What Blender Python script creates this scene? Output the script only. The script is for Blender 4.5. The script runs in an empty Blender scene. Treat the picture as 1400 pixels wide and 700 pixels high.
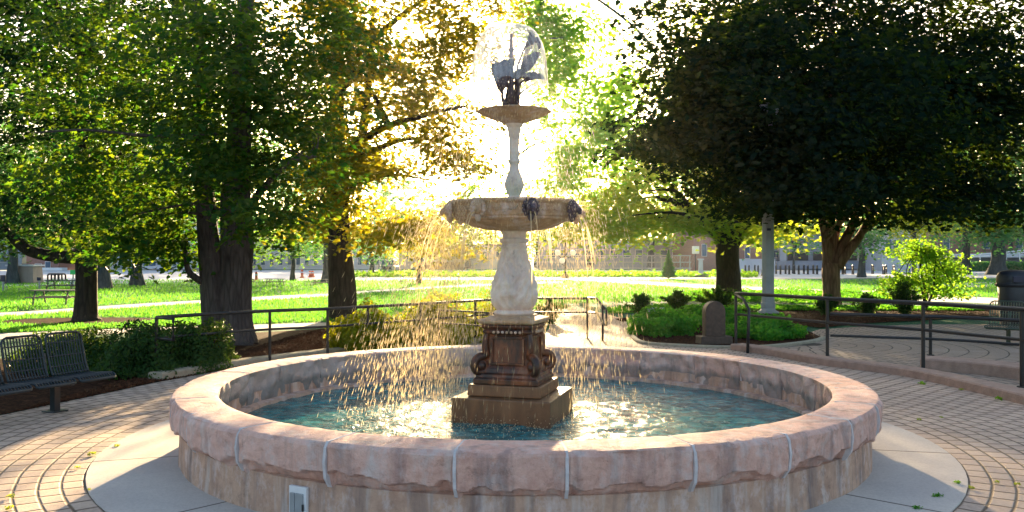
import bpy, math, random
import numpy as np
from mathutils import Vector, Matrix, noise, Quaternion
R = math.radians
PI = math.pi
random.seed(11)
rng = np.random.default_rng(5)
scn = bpy.context.scene
COL = scn.collection
# ------------------------------------------------------------------ camera model (used to survey ground positions)
F_ = 1160.0; HY = 353.0; EYE = 1.6
def G(px, py, z=0.0):
    d = F_ * (EYE - z) / (py - HY)
    return Vector(((px - 700) / F_ * d, d, z))
def W(px, py, d):
    return Vector(((px - 700) / F_ * d, d, EYE + (HY - py) / F_ * d))
def H(py, d):
    return EYE + (HY - py) / F_ * d
# ------------------------------------------------------------------ objects
def tag(o, label=None, cat=None, group=None, kind=None):
    if label: o['label'] = label
    if cat: o['category'] = cat
    if group: o['group'] = group
    if kind: o['kind'] = kind
    return o
def empty(name, loc=(0, 0, 0), rz=0, label=None, cat=None, group=None):
    o = bpy.data.objects.new(name, None); COL.objects.link(o)
    o.location = loc; o.rotation_euler = (0, 0, rz); o.empty_display_size = .2
    return tag(o, label, cat, group)
def copy_tree(o, parent=None):
    c = o.copy(); COL.objects.link(c); c.parent = parent
    for ch in list(o.children): copy_tree(ch, c)
    return c
class MB:
    def __init__(s): s.v = []; s.f = []
    def add(s, vs, fs):
        n = len(s.v); s.v += [tuple(v) for v in vs]; s.f += [tuple(i + n for i in f) for f in fs]; return s
    def box(s, c, h, rz=0, taper=1.0, M=None):
        cx, cy, cz = c; hx, hy, hz = h; vs = []
        for z, t in ((-hz, 1), (hz, taper)):
            for x, y in ((-hx, -hy), (hx, -hy), (hx, hy), (-hx, hy)):
                p = Vector((x * t, y * t, z))
                if rz: p = Matrix.Rotation(rz, 3, 'Z') @ p
                if M is not None: p = M @ p
                vs.append((p.x + cx, p.y + cy, p.z + cz))
        return s.add(vs, [(3, 2, 1, 0), (4, 5, 6, 7), (0, 1, 5, 4), (1, 2, 6, 5), (2, 3, 7, 6), (3, 0, 4, 7)])
    def bar(s, a, b, w, h):           # box from a to b, width w, height h
        a = Vector(a); b = Vector(b); d = (b - a); L = d.length; d.normalize()
        u = d.cross(Vector((0, 0, 1)))
        if u.length < 1e-4: u = Vector((1, 0, 0))
        u.normalize(); n = u.cross(d)
        vs = []
        for p in (a, b):
            for su, sn in ((-1, -1), (1, -1), (1, 1), (-1, 1)): vs.append(p + u * su * w / 2 + n * sn * h / 2)
        return s.add(vs, [(0, 1, 2, 3), (7, 6, 5, 4), (0, 4, 5, 1), (1, 5, 6, 2), (2, 6, 7, 3), (3, 7, 4, 0)])
    def tube(s, pts, rad, n=10, cap=True, jit=0.0, seed=0):
        pts = [Vector(p) for p in pts]
        if not hasattr(rad, '__len__'): rad = [rad] * len(pts)
        prev = None; vs = []; fs = []
        for i, p in enumerate(pts):
            t = (pts[min(i + 1, len(pts) - 1)] - pts[max(i - 1, 0)]).normalized()
            if prev is None:
                u = t.cross(Vector((0, 1, 0)))
                if u.length < .1: u = t.cross(Vector((1, 0, 0)))
            else: u = prev - t * prev.dot(t)
            u.normalize(); prev = u; w = t.cross(u)
            for k in range(n):
                a = 2 * PI * k / n; q = u * math.cos(a) + w * math.sin(a)
                r = rad[i]
                if jit: r *= 1 + jit * noise.noise(Vector((p.x * 1.3 + q.x * 1.6, p.y * 1.3 + q.y * 1.6 + seed, p.z * .7)))
                vs.append(p + q * r)
        for i in range(len(pts) - 1):
            for k in range(n):
                a = i * n + k; b = i * n + (k + 1) % n
                fs.append((a, b, b + n, a + n))
        if cap: fs.append(tuple(range(n - 1, -1, -1))); fs.append(tuple(range(len(vs) - n, len(vs))))
        return s.add(vs, fs)
    def lathe(s, prof, n=32, c=(0, 0, 0), rot=0, fn=None, closed=False):
        vs = []; fs = []; m = len(prof)
        for k in range(n):
            a = 2 * PI * k / n + rot
            for i, (r, z) in enumerate(prof):
                rr = r
                if fn: rr, z = fn(r, z, a)
                vs.append((c[0] + rr * math.cos(a), c[1] + rr * math.sin(a), c[2] + z))
        for k in range(n):
            k2 = (k + 1) % n
            for i in range(m - 1 if not closed else m):
                j = (i + 1) % m
                fs.append((k * m + i, k2 * m + i, k2 * m + j, k * m + j))
        return s.add(vs, fs)
    def ball(s, c, r, n=10, m=7, sc=(1, 1, 1)):
        pr = [(math.sin(PI * i / m) * 1.0 + 1e-5, -math.cos(PI * i / m)) for i in range(m + 1)]
        k = len(s.v); s.lathe(pr, n)
        for i in range(k, len(s.v)):
            x, y, z = s.v[i]; s.v[i] = (c[0] + x * r * sc[0], c[1] + y * r * sc[1], c[2] + z * r * sc[2])
        return s
    def poly(s, pts, z0, z1=None):    # flat polygon or prism
        n = len(pts)
        if z1 is None: return s.add([(p[0], p[1], z0) for p in pts], [tuple(range(n))])
        vs = [(p[0], p[1], z0) for p in pts] + [(p[0], p[1], z1) for p in pts]
        return s.add(vs, [tuple(range(n - 1, -1, -1)), tuple(range(n, 2 * n))] + [(i, (i + 1) % n, (i + 1) % n + n, i + n) for i in range(n)])
    def xf(s, M, k=0):
        for i in range(k, len(s.v)): s.v[i] = tuple(M @ Vector(s.v[i]))
        return s
    def build(s, name, mat, parent=None, smooth=False, bevel=0, solid=0, sub=0, angle=None):
        me = bpy.data.meshes.new(name); me.from_pydata(s.v, [], s.f); me.update()
        import bmesh
        bm = bmesh.new(); bm.from_mesh(me); bmesh.ops.recalc_face_normals(bm, faces=bm.faces); bm.to_mesh(me); bm.free()
        if mat: me.materials.append(mat)
        if smooth: me.polygons.foreach_set('use_smooth', [True] * len(me.polygons))
        if angle: 
            me.polygons.foreach_set('use_smooth', [True] * len(me.polygons))
            try: me.set_sharp_from_angle(angle=R(angle))
            except Exception: pass
        o = bpy.data.objects.new(name, me); COL.objects.link(o); o.parent = parent
        if solid: m = o.modifiers.new('s', 'SOLIDIFY'); m.thickness = solid; m.offset = 0
        if bevel: m = o.modifiers.new('b', 'BEVEL'); m.width = bevel; m.segments = 2; m.limit_method = 'ANGLE'
        if sub: m = o.modifiers.new('ss', 'SUBSURF'); m.levels = sub; m.render_levels = sub
        return o
def npmesh(name, V, loops, sizes, mat, parent=None, smooth=False):
    me = bpy.data.meshes.new(name)
    me.vertices.add(len(V)); me.vertices.foreach_set('co', V.astype(np.float32).ravel())
    me.loops.add(len(loops)); me.loops.foreach_set('vertex_index', loops.astype(np.int32))
    me.polygons.add(len(sizes)); st = np.concatenate([[0], np.cumsum(sizes)[:-1]])
    me.polygons.foreach_set('loop_start', st.astype(np.int32))
    me.polygons.foreach_set('loop_total', np.asarray(sizes, dtype=np.int32))
    if smooth: me.polygons.foreach_set('use_smooth', np.ones(len(sizes), dtype=bool))
    me.materials.append(mat); me.update(calc_edges=True)
    o = bpy.data.objects.new(name, me); COL.objects.link(o); o.parent = parent
    return o
# ------------------------------------------------------------------ material helpers
class NT:
    def __init__(s, name):
        s.m = bpy.data.materials.new(name); s.m.use_nodes = True; s.t = s.m.node_tree; s.t.nodes.clear()
        s.out = s.n('ShaderNodeOutputMaterial')
    def n(s, typ, **kw):
        x = s.t.nodes.new(typ)
        for k, v in kw.items(): setattr(x, k, v)
        return x
    def put(s, sock, v):
        if v is None: return
        if hasattr(v, 'links') or isinstance(v, bpy.types.NodeSocket): s.t.links.new(v, sock)
        else:
            if sock.type == 'RGBA' and hasattr(v, '__len__') and len(v) == 3: v = (*v, 1)
            sock.default_value = v
    def math(s, op, a, b=None, c=None, clamp=False):
        x = s.n('ShaderNodeMath', operation=op); x.use_clamp = clamp
        s.put(x.inputs[0], a); s.put(x.inputs[1], b); s.put(x.inputs[2], c); return x.outputs[0]
    def vm(s, op, a, b=None):
        x = s.n('ShaderNodeVectorMath', operation=op); s.put(x.inputs[0], a); s.put(x.inputs[1], b)
        return x.outputs['Value'] if op in ('LENGTH', 'DOT_PRODUCT', 'DISTANCE') else x.outputs[0]
    def obj(s): return s.n('ShaderNodeTexCoord').outputs['Object']
    def pos(s): return s.n('ShaderNodeNewGeometry').outputs['Position']
    def island(s): return s.n('ShaderNodeNewGeometry').outputs['Random Per Island']
    def orand(s): return s.n('ShaderNodeObjectInfo').outputs['Random']
    def mapping(s, v, scale=(1, 1, 1), rot=(0, 0, 0), loc=(0, 0, 0)):
        x = s.n('ShaderNodeMapping'); s.put(x.inputs['Vector'], v); x.inputs['Scale'].default_value = scale
        x.inputs['Rotation'].default_value = rot; x.inputs['Location'].default_value = loc; return x.outputs[0]
    def noise(s, v, scale=5, detail=4, rough=.55, dist=0, col=False):
        x = s.n('ShaderNodeTexNoise'); s.put(x.inputs['Vector'], v); x.inputs['Scale'].default_value = scale
        x.inputs['Detail'].default_value = detail; x.inputs['Roughness'].default_value = rough; x.inputs['Distortion'].default_value = dist
        return x.outputs[1 if col else 0]
    def vor(s, v, scale=5, feature='F1', rnd=1, out='Distance'):
        x = s.n('ShaderNodeTexVoronoi', feature=feature); s.put(x.inputs['Vector'], v); x.inputs['Scale'].default_value = scale
        x.inputs['Randomness'].default_value = rnd; return x.outputs[out]
    def ramp(s, f, stops, interp='LINEAR'):
        x = s.n('ShaderNodeValToRGB'); s.put(x.inputs[0], f); e = x.color_ramp; e.interpolation = interp
        while len(e.elements) < len(stops): e.elements.new(.5)
        for el, (p, c) in zip(e.elements, stops):
            el.position = p; el.color = (*c, 1) if hasattr(c, '__len__') else (c, c, c, 1)
        return x.outputs[0]
    def mix(s, f, a, b, mode='MIX'):
        x = s.n('ShaderNodeMix', data_type='RGBA', blend_type=mode)
        s.put(x.inputs['Factor'], f); s.put(x.inputs[6], a); s.put(x.inputs[7], b); return x.outputs[2]
    def hsv(s, c, h=.5, sa=1, v=1):
        x = s.n('ShaderNodeHueSaturation'); s.put(x.inputs['Color'], c); s.put(x.inputs['Hue'], h); s.put(x.inputs['Saturation'], sa); s.put(x.inputs['Value'], v)
        return x.outputs[0]
    def bump(s, h, st=.5, dist=.02, nrm=None):
        x = s.n('ShaderNodeBump'); s.put(x.inputs['Height'], h); x.inputs['Strength'].default_value = st; x.inputs['Distance'].default_value = dist
        s.put(x.inputs['Normal'], nrm); return x.outputs[0]
    def bsdf(s, color, rough=.6, metal=0, nrm=None, spec=.5, **kw):
        x = s.n('ShaderNodeBsdfPrincipled'); s.put(x.inputs['Base Color'], color); s.put(x.inputs['Roughness'], rough)
        s.put(x.inputs['Metallic'], metal); s.put(x.inputs['Normal'], nrm); s.put(x.inputs['Specular IOR Level'], spec)
        for k, v in kw.items(): s.put(x.inputs[k], v)
        return x.outputs[0]
    def fin(s, sh): s.t.links.new(sh, s.out.inputs['Surface']); return s.m
    def mixs(s, f, a, b):
        x = s.n('ShaderNodeMixShader'); s.put(x.inputs[0], f); s.put(x.inputs[1], a); s.put(x.inputs[2], b); return x.outputs[0]
def simple(name, col, rough=.6, metal=0, var=.15, scale=6, bump=.0, spec=.5):
    k = NT(name); o = k.obj(); n = k.noise(o, scale, 5)
    c = k.mix(k.ramp(n, [(.3, 0), (.7, 1)]), tuple(x * (1 - var) for x in col), tuple(min(1, x * (1 + var)) for x in col))
    nr = k.bump(k.noise(o, scale * 5, 4), bump, .02) if bump else None
    return k.fin(k.bsdf(c, rough, metal, nr, spec))
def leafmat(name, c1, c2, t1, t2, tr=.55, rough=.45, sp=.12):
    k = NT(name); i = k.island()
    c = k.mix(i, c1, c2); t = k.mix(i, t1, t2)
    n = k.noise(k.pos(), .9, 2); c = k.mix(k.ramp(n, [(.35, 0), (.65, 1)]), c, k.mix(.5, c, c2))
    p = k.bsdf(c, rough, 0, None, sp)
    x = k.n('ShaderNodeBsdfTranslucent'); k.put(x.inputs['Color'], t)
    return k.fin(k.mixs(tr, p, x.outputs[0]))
def barkmat(name, c1, c2, scale=9):
    k = NT(name); o = k.obj(); v = k.mapping(o, (1, 1, .16))
    n = k.noise(v, scale, 8, .65, .6); f = k.vor(v, scale * 1.3, 'DISTANCE_TO_EDGE')
    h = k.math('MULTIPLY', k.ramp(f, [(0, .55), (.22, 1)]), n)
    c = k.mix(k.ramp(h, [(.15, 0), (.6, 1)]), c1, c2)
    c = k.mix(k.ramp(k.noise(o, 1.3, 3), [(.5, 0), (.75, .5)]), c, tuple(x * 1.5 for x in c2))
    return k.fin(k.bsdf(c, .9, 0, k.bump(h, .9, .06), .15))
# ------------------------------------------------------------------ materials
def mat_stone(name, c_a, c_b, c_c, streak=.5, rough=.75, bumpy=.5, tide=False):
    k = NT(name); p = k.pos(); r = k.orand()
    sh = k.vm('ADD', p, k.n('ShaderNodeCombineXYZ').outputs[0])
    n1 = k.noise(p, 2.6, 8, .65, .2); n2 = k.noise(p, 14, 6, .65)
    c = k.mix(k.ramp(n1, [(.3, 0), (.7, 1)]), c_a, c_b)
    c = k.mix(k.math('MULTIPLY', k.math('SUBTRACT', r, .35), 1.1, clamp=True), c, c_c)
    c = k.mix(k.ramp(n2, [(.35, 0), (.8, .6)]), c, tuple(min(1, x * 1.5) for x in c_a))
    c = k.mix(k.ramp(k.noise(k.mapping(p, (1.3, 1.3, .8)), 5.5, 9, .72, .15), [(.5, 0), (.66, .8)]), c, (.70, .58, .56))
    c = k.mix(k.ramp(k.noise(p, 8.5, 9, .78, .2), [(.55, 0), (.72, .75)]), c, tuple(x * .5 for x in c_b))
    sv = k.mapping(p, (4.2, 4.2, .45)); st = k.noise(sv, 1.6, 5, .6, .3)
    c = k.mix(k.math('MULTIPLY', k.ramp(st, [(.5, 0), (.68, 1)]), streak), c, (.13, .11, .12))
    st2 = k.noise(k.mapping(p, (6, 6, .7), loc=(4, 1, 0)), 1.5, 4)
    c = k.mix(k.math('MULTIPLY', k.ramp(st2, [(.55, 0), (.72, 1)]), streak * .9), c, (.66, .62, .60))
    if tide:   # pool side only: greyer toward the left, algae staining above the waterline
        sx = k.n('ShaderNodeSeparateXYZ'); k.put(sx.inputs[0], p)
        dx = k.math('SUBTRACT', sx.outputs[0], .106); dy = k.math('SUBTRACT', sx.outputs[1], 7.7)
        rr = k.math('SQRT', k.math('ADD', k.math('MULTIPLY', dx, dx), k.math('MULTIPLY', dy, dy)))
        inn = k.ramp(k.math('SUBTRACT', 2.80, rr), [(0, 0), (.05, 1)])
        c = k.mix(k.math('MULTIPLY', k.math('MULTIPLY', inn, k.ramp(dx, [(0, .6), (1, .1)])), k.ramp(k.math('SUBTRACT', .512, sx.outputs[2]), [(0, 0), (.02, 1)])), c, (.42, .40, .40))
        lv = k.math('SUBTRACT', k.math('ADD', .30, k.math('MULTIPLY', k.noise(k.mapping(p, (1, 1, .5)), 3.2, 7, .7), .26)), sx.outputs[2])
        st3 = k.ramp(lv, [(.06, 0), (.12, 1)])
        c = k.mix(k.math('MULTIPLY', k.math('MULTIPLY', st3, inn), .6), c, (.10, .13, .13))
    h = k.math('ADD', k.noise(p, 22, 8, .7), k.math('MULTIPLY', k.noise(p, 90, 4), .35))
    pit = k.ramp(k.vor(k.mapping(p, (1, 1, 1)), 30), [(0, 0), (.25, 1)])
    h = k.math('ADD', h, k.math('MULTIPLY', pit, .25))
    return k.fin(k.bsdf(c, rough, 0, k.bump(h, bumpy, .02), .25))
M = {}
M['coping'] = mat_stone('rock_faced_sandstone', (.72, .45, .38), (.55, .29, .23), (.62, .46, .44), .5, .8, .75, True)
M['copingtop'] = M['coping']
M['base'] = mat_stone('base_sandstone', (.52, .34, .25), (.40, .24, .18), (.38, .32, .29), .7, .75, .4)
M['mortar'] = simple('mortar', (.62, .58, .60), .9, 0, .12, 20, .3)
M['carved'] = mat_stone('carved_limestone', (.52, .35, .22), (.34, .21, .12), (.44, .30, .20), .35, .7, .35)
M['marble'] = mat_stone('pale_marble', (.78, .66, .60), (.60, .44, .36), (.72, .60, .54), .2, .6, .3)
def mat_wet():
    k = NT('rust_stained_wet_stone'); p = k.pos()
    n = k.noise(k.mapping(p, (5, 5, 1.3)), 1.8, 6, .65, .5)
    c = k.ramp(n, [(.25, (.018, .012, .012)), (.45, (.05, .022, .014)), (.58, (.16, .05, .02)), (.72, (.28, .15, .08)), (.85, (.42, .36, .26))])
    return k.fin(k.bsdf(c, k.ramp(k.noise(p, 6, 3), [(.3, .25), (.7, .6)]), 0, k.bump(k.noise(p, 30, 6), .35, .01), .5))
M['wet'] = mat_wet()
def mat_plinth():
    k = NT('brown_wet_plinth'); p = k.pos()
    n = k.noise(k.mapping(p, (4, 4, .8)), 1.8, 6, .65, .4)
    c = k.ramp(n, [(.2, (.05, .024, .014)), (.5, (.15, .075, .035)), (.75, (.26, .14, .07))])
    return k.fin(k.bsdf(c, .45, 0, k.bump(k.noise(p, 40, 6), .3, .008), .5))
M['plinth'] = mat_plinth()
M['bronze'] = simple('bronze', (.115, .085, .10), .42, .6, .5, 14, .3)
M['nozzle'] = simple('copper_nozzle', (.42, .25, .2), .4, .6, .3, 14, .1)
M['iron'] = simple('black_painted_iron', (.012, .013, .016), .38, .0, .3, 10, .05)
M['bench'] = simple('dark_blue_coated_steel', (.003, .013, .021), .35, .0, .3, 10, .05)
M['bench2'] = simple('worn_green_steel', (.05, .075, .055), .3, .3, .3, 10, .05)
M['bin'] = simple('black_plastic_bin', (.015, .018, .026), .42, 0, .2, 10, .05)
M['concrete'] = simple('concrete_slab', (.42, .37, .34), .85, 0, .12, 3, .35)
M['kerb'] = simple('pink_concrete_kerb', (.36, .24, .19), .9, 0, .2, 9, .6)
M['kerbgrey'] = simple('grey_concrete_kerb', (.34, .30, .22), .9, 0, .2, 9, .6)
M['path'] = simple('pale_concrete_path', (.48, .47, .46), .9, 0, .08, 1, .2)
M['plaza'] = simple('pale_plaza_paving', (.55, .56, .62), .9, 0, .08, .5, .1)
M['white'] = simple('white_painted', (.75, .75, .78), .5, 0, .06, 10)
M['grey'] = simple('grey_metal', (.34, .36, .38), .4, .3, .12, 8)
M['pole'] = simple('grey_painted_pole', (.34, .36, .37), .5, 0, .15, 3, .1)
M['wood'] = simple('weathered_wood', (.06, .075, .075), .7, 0, .3, 8, .2)
M['orange'] = simple('orange_plastic', (.75, .14, .05), .5, 0, .1, 8)
M['greensign'] = simple('green_sign', (.03, .5, .12), .5, 0, .1, 8)
M['black'] = simple('black_board', (.02, .02, .05), .5, 0, .1, 8)
M['blue'] = simple('blue_banner', (.05, .13, .35), .6, 0, .1, 8)
M['headstone'] = simple('brown_granite_marker', (.075, .048, .034), .6, 0, .35, 14, .35)
M['stoneblock'] = simple('grey_granite_block', (.34, .33, .36), .8, 0, .2, 14, .35)
M['glass'] = simple('window_glass', (.06, .12, .2), .12, 0, .1, 3)
M['darkroom'] = simple('dark_opening_panel', (.02, .025, .035), .6, 0, .1, 3)  # flat dark colour stands for the unlit inside of openings
M['lampglass'] = simple('white_lamp_globe', (.8, .8, .78), .3, 0, .03, 3)
M['cream'] = simple('cream_stone_wall', (.55, .55, .60), .8, 0, .06, 1)
M['bluegrey'] = simple('blue_grey_wall', (.24, .28, .36), .8, 0, .08, 1)
M['tanstone'] = simple('tan_stone', (.30, .25, .22), .8, 0, .1, 3)
M['roof'] = simple('grey_roof', (.12, .12, .14), .8, 0, .1, 3)
M['carpaint'] = simple('silver_blue_car_paint', (.35, .40, .46), .25, .4, .04, 3)
M['rubber'] = simple('rubber', (.02, .02, .02), .8, 0, .1, 3)
def mat_brick():
    k = NT('red_brick_wall'); b = k.n('ShaderNodeTexBrick'); k.put(b.inputs['Vector'], k.mapping(k.obj(), (1, 1, 1), (R(90), 0, 0)))
    b.inputs['Color1'].default_value = (.30, .13, .10, 1); b.inputs['Color2'].default_value = (.22, .10, .09, 1); b.inputs['Mortar'].default_value = (.35, .3, .28, 1)
    b.inputs['Scale'].default_value = 3
    return k.fin(k.bsdf(b.outputs[0], .85, 0, None, .2))
M['brick'] = mat_brick()
def mat_rings(name, cx, cy, w, L, cA, cB, cM, jit=.25):
    k = NT(name); p = k.pos()
    wob = k.noise(p, 1.7, 2, .5, col=True); pw = k.vm('ADD', p, k.vm('SCALE', k.vm('SUBTRACT', wob, (.5, .5, .5))))
    pw.node.inputs[1].links[0].from_node.inputs['Scale'].default_value = .03
    s = k.n('ShaderNodeSeparateXYZ'); k.put(s.inputs[0], pw)
    x = k.math('SUBTRACT', s.outputs[0], cx); y = k.math('SUBTRACT', s.outputs[1], cy)
    r = k.math('SQRT', k.math('ADD', k.math('MULTIPLY', x, x), k.math('MULTIPLY', y, y)))
    q = k.math('DIVIDE', r, w); ring = k.math('FLOOR', q); fr = k.math('FRACT', q)
    a = k.math('ARCTAN2', y, x)
    cnt = k.math('ROUND', k.math('MULTIPLY', ring, 2 * PI * w / L))
    off = k.math('FRACT', k.math('MULTIPLY', ring, .37))
    aa = k.math('ADD', k.math('MULTIPLY', k.math('DIVIDE', a, 2 * PI), cnt), off)
    bid = k.math('FLOOR', aa); fa = k.math('FRACT', aa)
    e1 = k.math('MULTIPLY', k.math('MINIMUM', fr, k.math('SUBTRACT', 1, fr)), w)
    e2 = k.math('MULTIPLY', k.math('MINIMUM', fa, k.math('SUBTRACT', 1, fa)), L)
    e = k.math('MINIMUM', e1, k.math('MULTIPLY', e2, .85))
    m = k.ramp(e, [(.004, 0), (.013, 1)])
    cb = k.n('ShaderNodeCombineXYZ'); k.put(cb.inputs[0], ring); k.put(cb.inputs[1], bid)
    wn = k.n('ShaderNodeTexWhiteNoise', noise_dimensions='2D'); k.put(wn.inputs['Vector'], cb.outputs[0])
    c = k.mix(wn.outputs['Value'], cA, cB)
    c = k.mix(k.ramp(k.noise(p, .8, 5, .6), [(.35, 0), (.7, .55)]), c, tuple(v * .62 for v in cA))
    c = k.mix(k.ramp(k.noise(p, 30, 5, .7), [(.4, 0), (.8, .5)]), c, tuple(min(1, v * 1.35) for v in cB))
    c = k.mix(m, cM, c)
    h = k.math('ADD', k.math('MULTIPLY', m, 1.0), k.math('ADD', k.math('MULTIPLY', k.noise(p, 60, 4), .25), k.math('MULTIPLY', wn.outputs['Value'], .25)))
    return k.fin(k.bsdf(c, .8, 0, k.bump(h, .9, .012), .3))
CX, CY = .106, 7.7
M['pavers'] = mat_rings('ring_laid_brick_pavers', CX, CY, .148, .19, (.44, .33, .27), (.56, .43, .34), (.13, .095, .07))
tc = G(1100, 470)
M['pavers2'] = mat_rings('terrace_brick_pavers', tc.x, tc.y, .30, .16, (.33, .25, .19), (.40, .31, .25), (.06, .05, .04))
def mat_slab():
    k = NT('concrete_apron'); p = k.pos()
    c = k.mix(k.ramp(k.noise(p, 1.4, 6, .6, .6), [(.3, 0), (.7, 1)]), (.46, .42, .40), (.60, .55, .50))
    c = k.mix(k.ramp(k.noise(p, 60, 4, .7), [(.4, 0), (.75, .4)]), c, (.25, .22, .2))
    s = k.n('ShaderNodeSeparateXYZ'); k.put(s.inputs[0], p)
    a = k.math('ARCTAN2', k.math('SUBTRACT', s.outputs[1], CY), k.math('SUBTRACT', s.outputs[0], CX))
    t = k.math('FRACT', k.math('ADD', k.math('MULTIPLY', a, 12 / (2 * PI)), .42))
    e = k.math('MINIMUM', t, k.math('SUBTRACT', 1, t)); m = k.ramp(e, [(.004, 0), (.008, 1)])
    c = k.mix(m, (.13, .11, .1), c)
    h = k.math('ADD', m, k.math('MULTIPLY', k.noise(p, 45, 5), .3))
    return k.fin(k.bsdf(c, .8, 0, k.bump(h, .5, .012), .3))
M['slab'] = mat_slab()
def mat_lawn():
    k = NT('mown_grass'); p = k.pos()
    c = k.mix(k.ramp(k.noise(p, .25, 5, .6), [(.35, 0), (.65, 1)]), (.006, .10, .06), (.018, .14, .06))
    c = k.mix(k.ramp(k.noise(p, 9, 6, .75), [(.35, 0), (.7, .7)]), c, (.022, .17, .09))
    h = k.noise(k.mapping(p, (1, 1, 1)), 40, 5, .8)
    return k.fin(k.bsdf(c, .85, 0, k.bump(h, 1.0, .05), .2))
M['lawn'] = mat_lawn()
def mat_mulch():
    k = NT('bark_mulch'); p = k.pos()
    v = k.vor(k.mapping(p, (1, 1.6, 1)), 26, 'F1', 1, 'Color'); d = k.vor(k.mapping(p, (1, 1.6, 1)), 26)
    s = k.n('ShaderNodeSeparateColor'); k.put(s.inputs[0], v)
    c = k.ramp(s.outputs[0], [(0, (.012, .006, .004)), (.5, (.032, .014, .009)), (.85, (.06, .028, .016)), (1, (.10, .05, .03))])
    return k.fin(k.bsdf(c, .9, 0, k.bump(k.math('SUBTRACT', s.outputs[1], d), .25, .01), .02))
M['mulch'] = mat_mulch()
def mat_water():
    k = NT('rippled_pool_water'); p = k.pos()
    a = k.noise(k.mapping(p, (1, 1.5, 1)), 7, 4, .6, .6); b = k.noise(p, 24, 3, .6, .4)
    h = k.math('ADD', a, k.math('MULTIPLY', b, .35))
    c = k.mix(k.ramp(k.noise(k.mapping(p, (1, 1.8, 1)), 5, 5, .65, 1.2), [(.42, 0), (.62, 1)]), (.006, .075, .09), (.04, .26, .28))
    return k.fin(k.bsdf(c, .06, 0, k.bump(h, .55, .05), .6, IOR=1.33))
M['water'] = mat_water()
def mat_drop():
    k = NT('falling_water_drops')
    t = k.n('ShaderNodeBsdfTranslucent'); k.put(t.inputs['Color'], (.95, .83, .60))  # warm tint carries the golden sunlight; the water itself is clear
    g = k.n('ShaderNodeBsdfGlossy'); k.put(g.inputs['Roughness'], .15)
    tr = k.n('ShaderNodeBsdfTransparent')
    return k.fin(k.mixs(.12, k.mixs(.12, t.outputs[0], g.outputs[0]), tr.outputs[0]))
M['drop'] = mat_drop()
def mat_dome():
    k = NT('thin_water_sheet')
    t = k.n('ShaderNodeBsdfTranslucent'); k.put(t.inputs['Color'], (.95, .95, .95))
    g = k.n('ShaderNodeBsdfGlossy'); k.put(g.inputs['Roughness'], .05)
    tr = k.n('ShaderNodeBsdfTransparent')
    lw = k.n('ShaderNodeLayerWeight'); lw.inputs['Blend'].default_value = .35
    f = k.math('ADD', k.math('MULTIPLY', lw.outputs['Facing'], .8), .28, clamp=True)
    st = k.ramp(k.noise(k.mapping(k.obj(), (10, 10, .6)), 3, 3), [(.4, .5), (.65, 1.2)])
    return k.fin(k.mixs(k.math('MULTIPLY', f, st, clamp=True), tr.outputs[0], k.mixs(.45, t.outputs[0], g.outputs[0])))
M['dome'] = mat_dome()
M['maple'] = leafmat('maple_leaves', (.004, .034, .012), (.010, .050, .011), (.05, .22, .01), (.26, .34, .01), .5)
M['maple_b'] = leafmat('sun_tinted_maple_leaves', (.012, .05, .008), (.03, .065, .008), (.32, .34, .01), (.52, .38, .012), .55)  # maple leaves with the gold of the backlight mixed into their colour
M['shade'] = leafmat('shade_tinted_maple_leaves', (.004, .028, .014), (.008, .038, .014), (.01, .08, .010), (.09, .18, .010), .42)  # darker maple copy, shade from trees beyond put into the leaf colour
M['locust'] = leafmat('light_green_leaves', (.05, .20, .025), (.07, .24, .02), (.26, .60, .03), (.42, .62, .03), .6)
M['lime'] = leafmat('yellow_green_leaves', (.07, .18, .02), (.10, .20, .02), (.42, .58, .03), (.60, .60, .04), .6)
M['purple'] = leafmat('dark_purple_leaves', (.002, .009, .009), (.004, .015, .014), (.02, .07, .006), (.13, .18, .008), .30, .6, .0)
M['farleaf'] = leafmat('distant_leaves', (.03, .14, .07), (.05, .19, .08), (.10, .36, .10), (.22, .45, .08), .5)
M['yew'] = leafmat('yew_needles', (.012, .045, .014), (.03, .09, .02), (.07, .14, .02), (.18, .28, .02), .4)
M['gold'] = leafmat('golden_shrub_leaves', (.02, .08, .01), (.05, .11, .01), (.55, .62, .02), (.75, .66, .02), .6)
M['liri'] = leafmat('ground_cover_leaves', (.02, .15, .02), (.05, .24, .025), (.10, .42, .02), (.25, .55, .03), .5)
M['chips'] = leafmat('mulch_chips', (.035, .016, .01), (.14, .07, .04), (.02, .01, .005), (.05, .02, .01), .1, .9, .02)
M['bark'] = barkmat('grey_brown_bark', (.035, .028, .028), (.11, .092, .088))
M['barkdark'] = barkmat('dark_furrowed_bark', (.012, .011, .012), (.05, .04, .035), 8)
M['barkred'] = barkmat('reddish_bark', (.10, .05, .035), (.32, .18, .12), 7)
M['barkfar'] = barkmat('distant_bark', (.03, .04, .05), (.07, .09, .10), 5)
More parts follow.
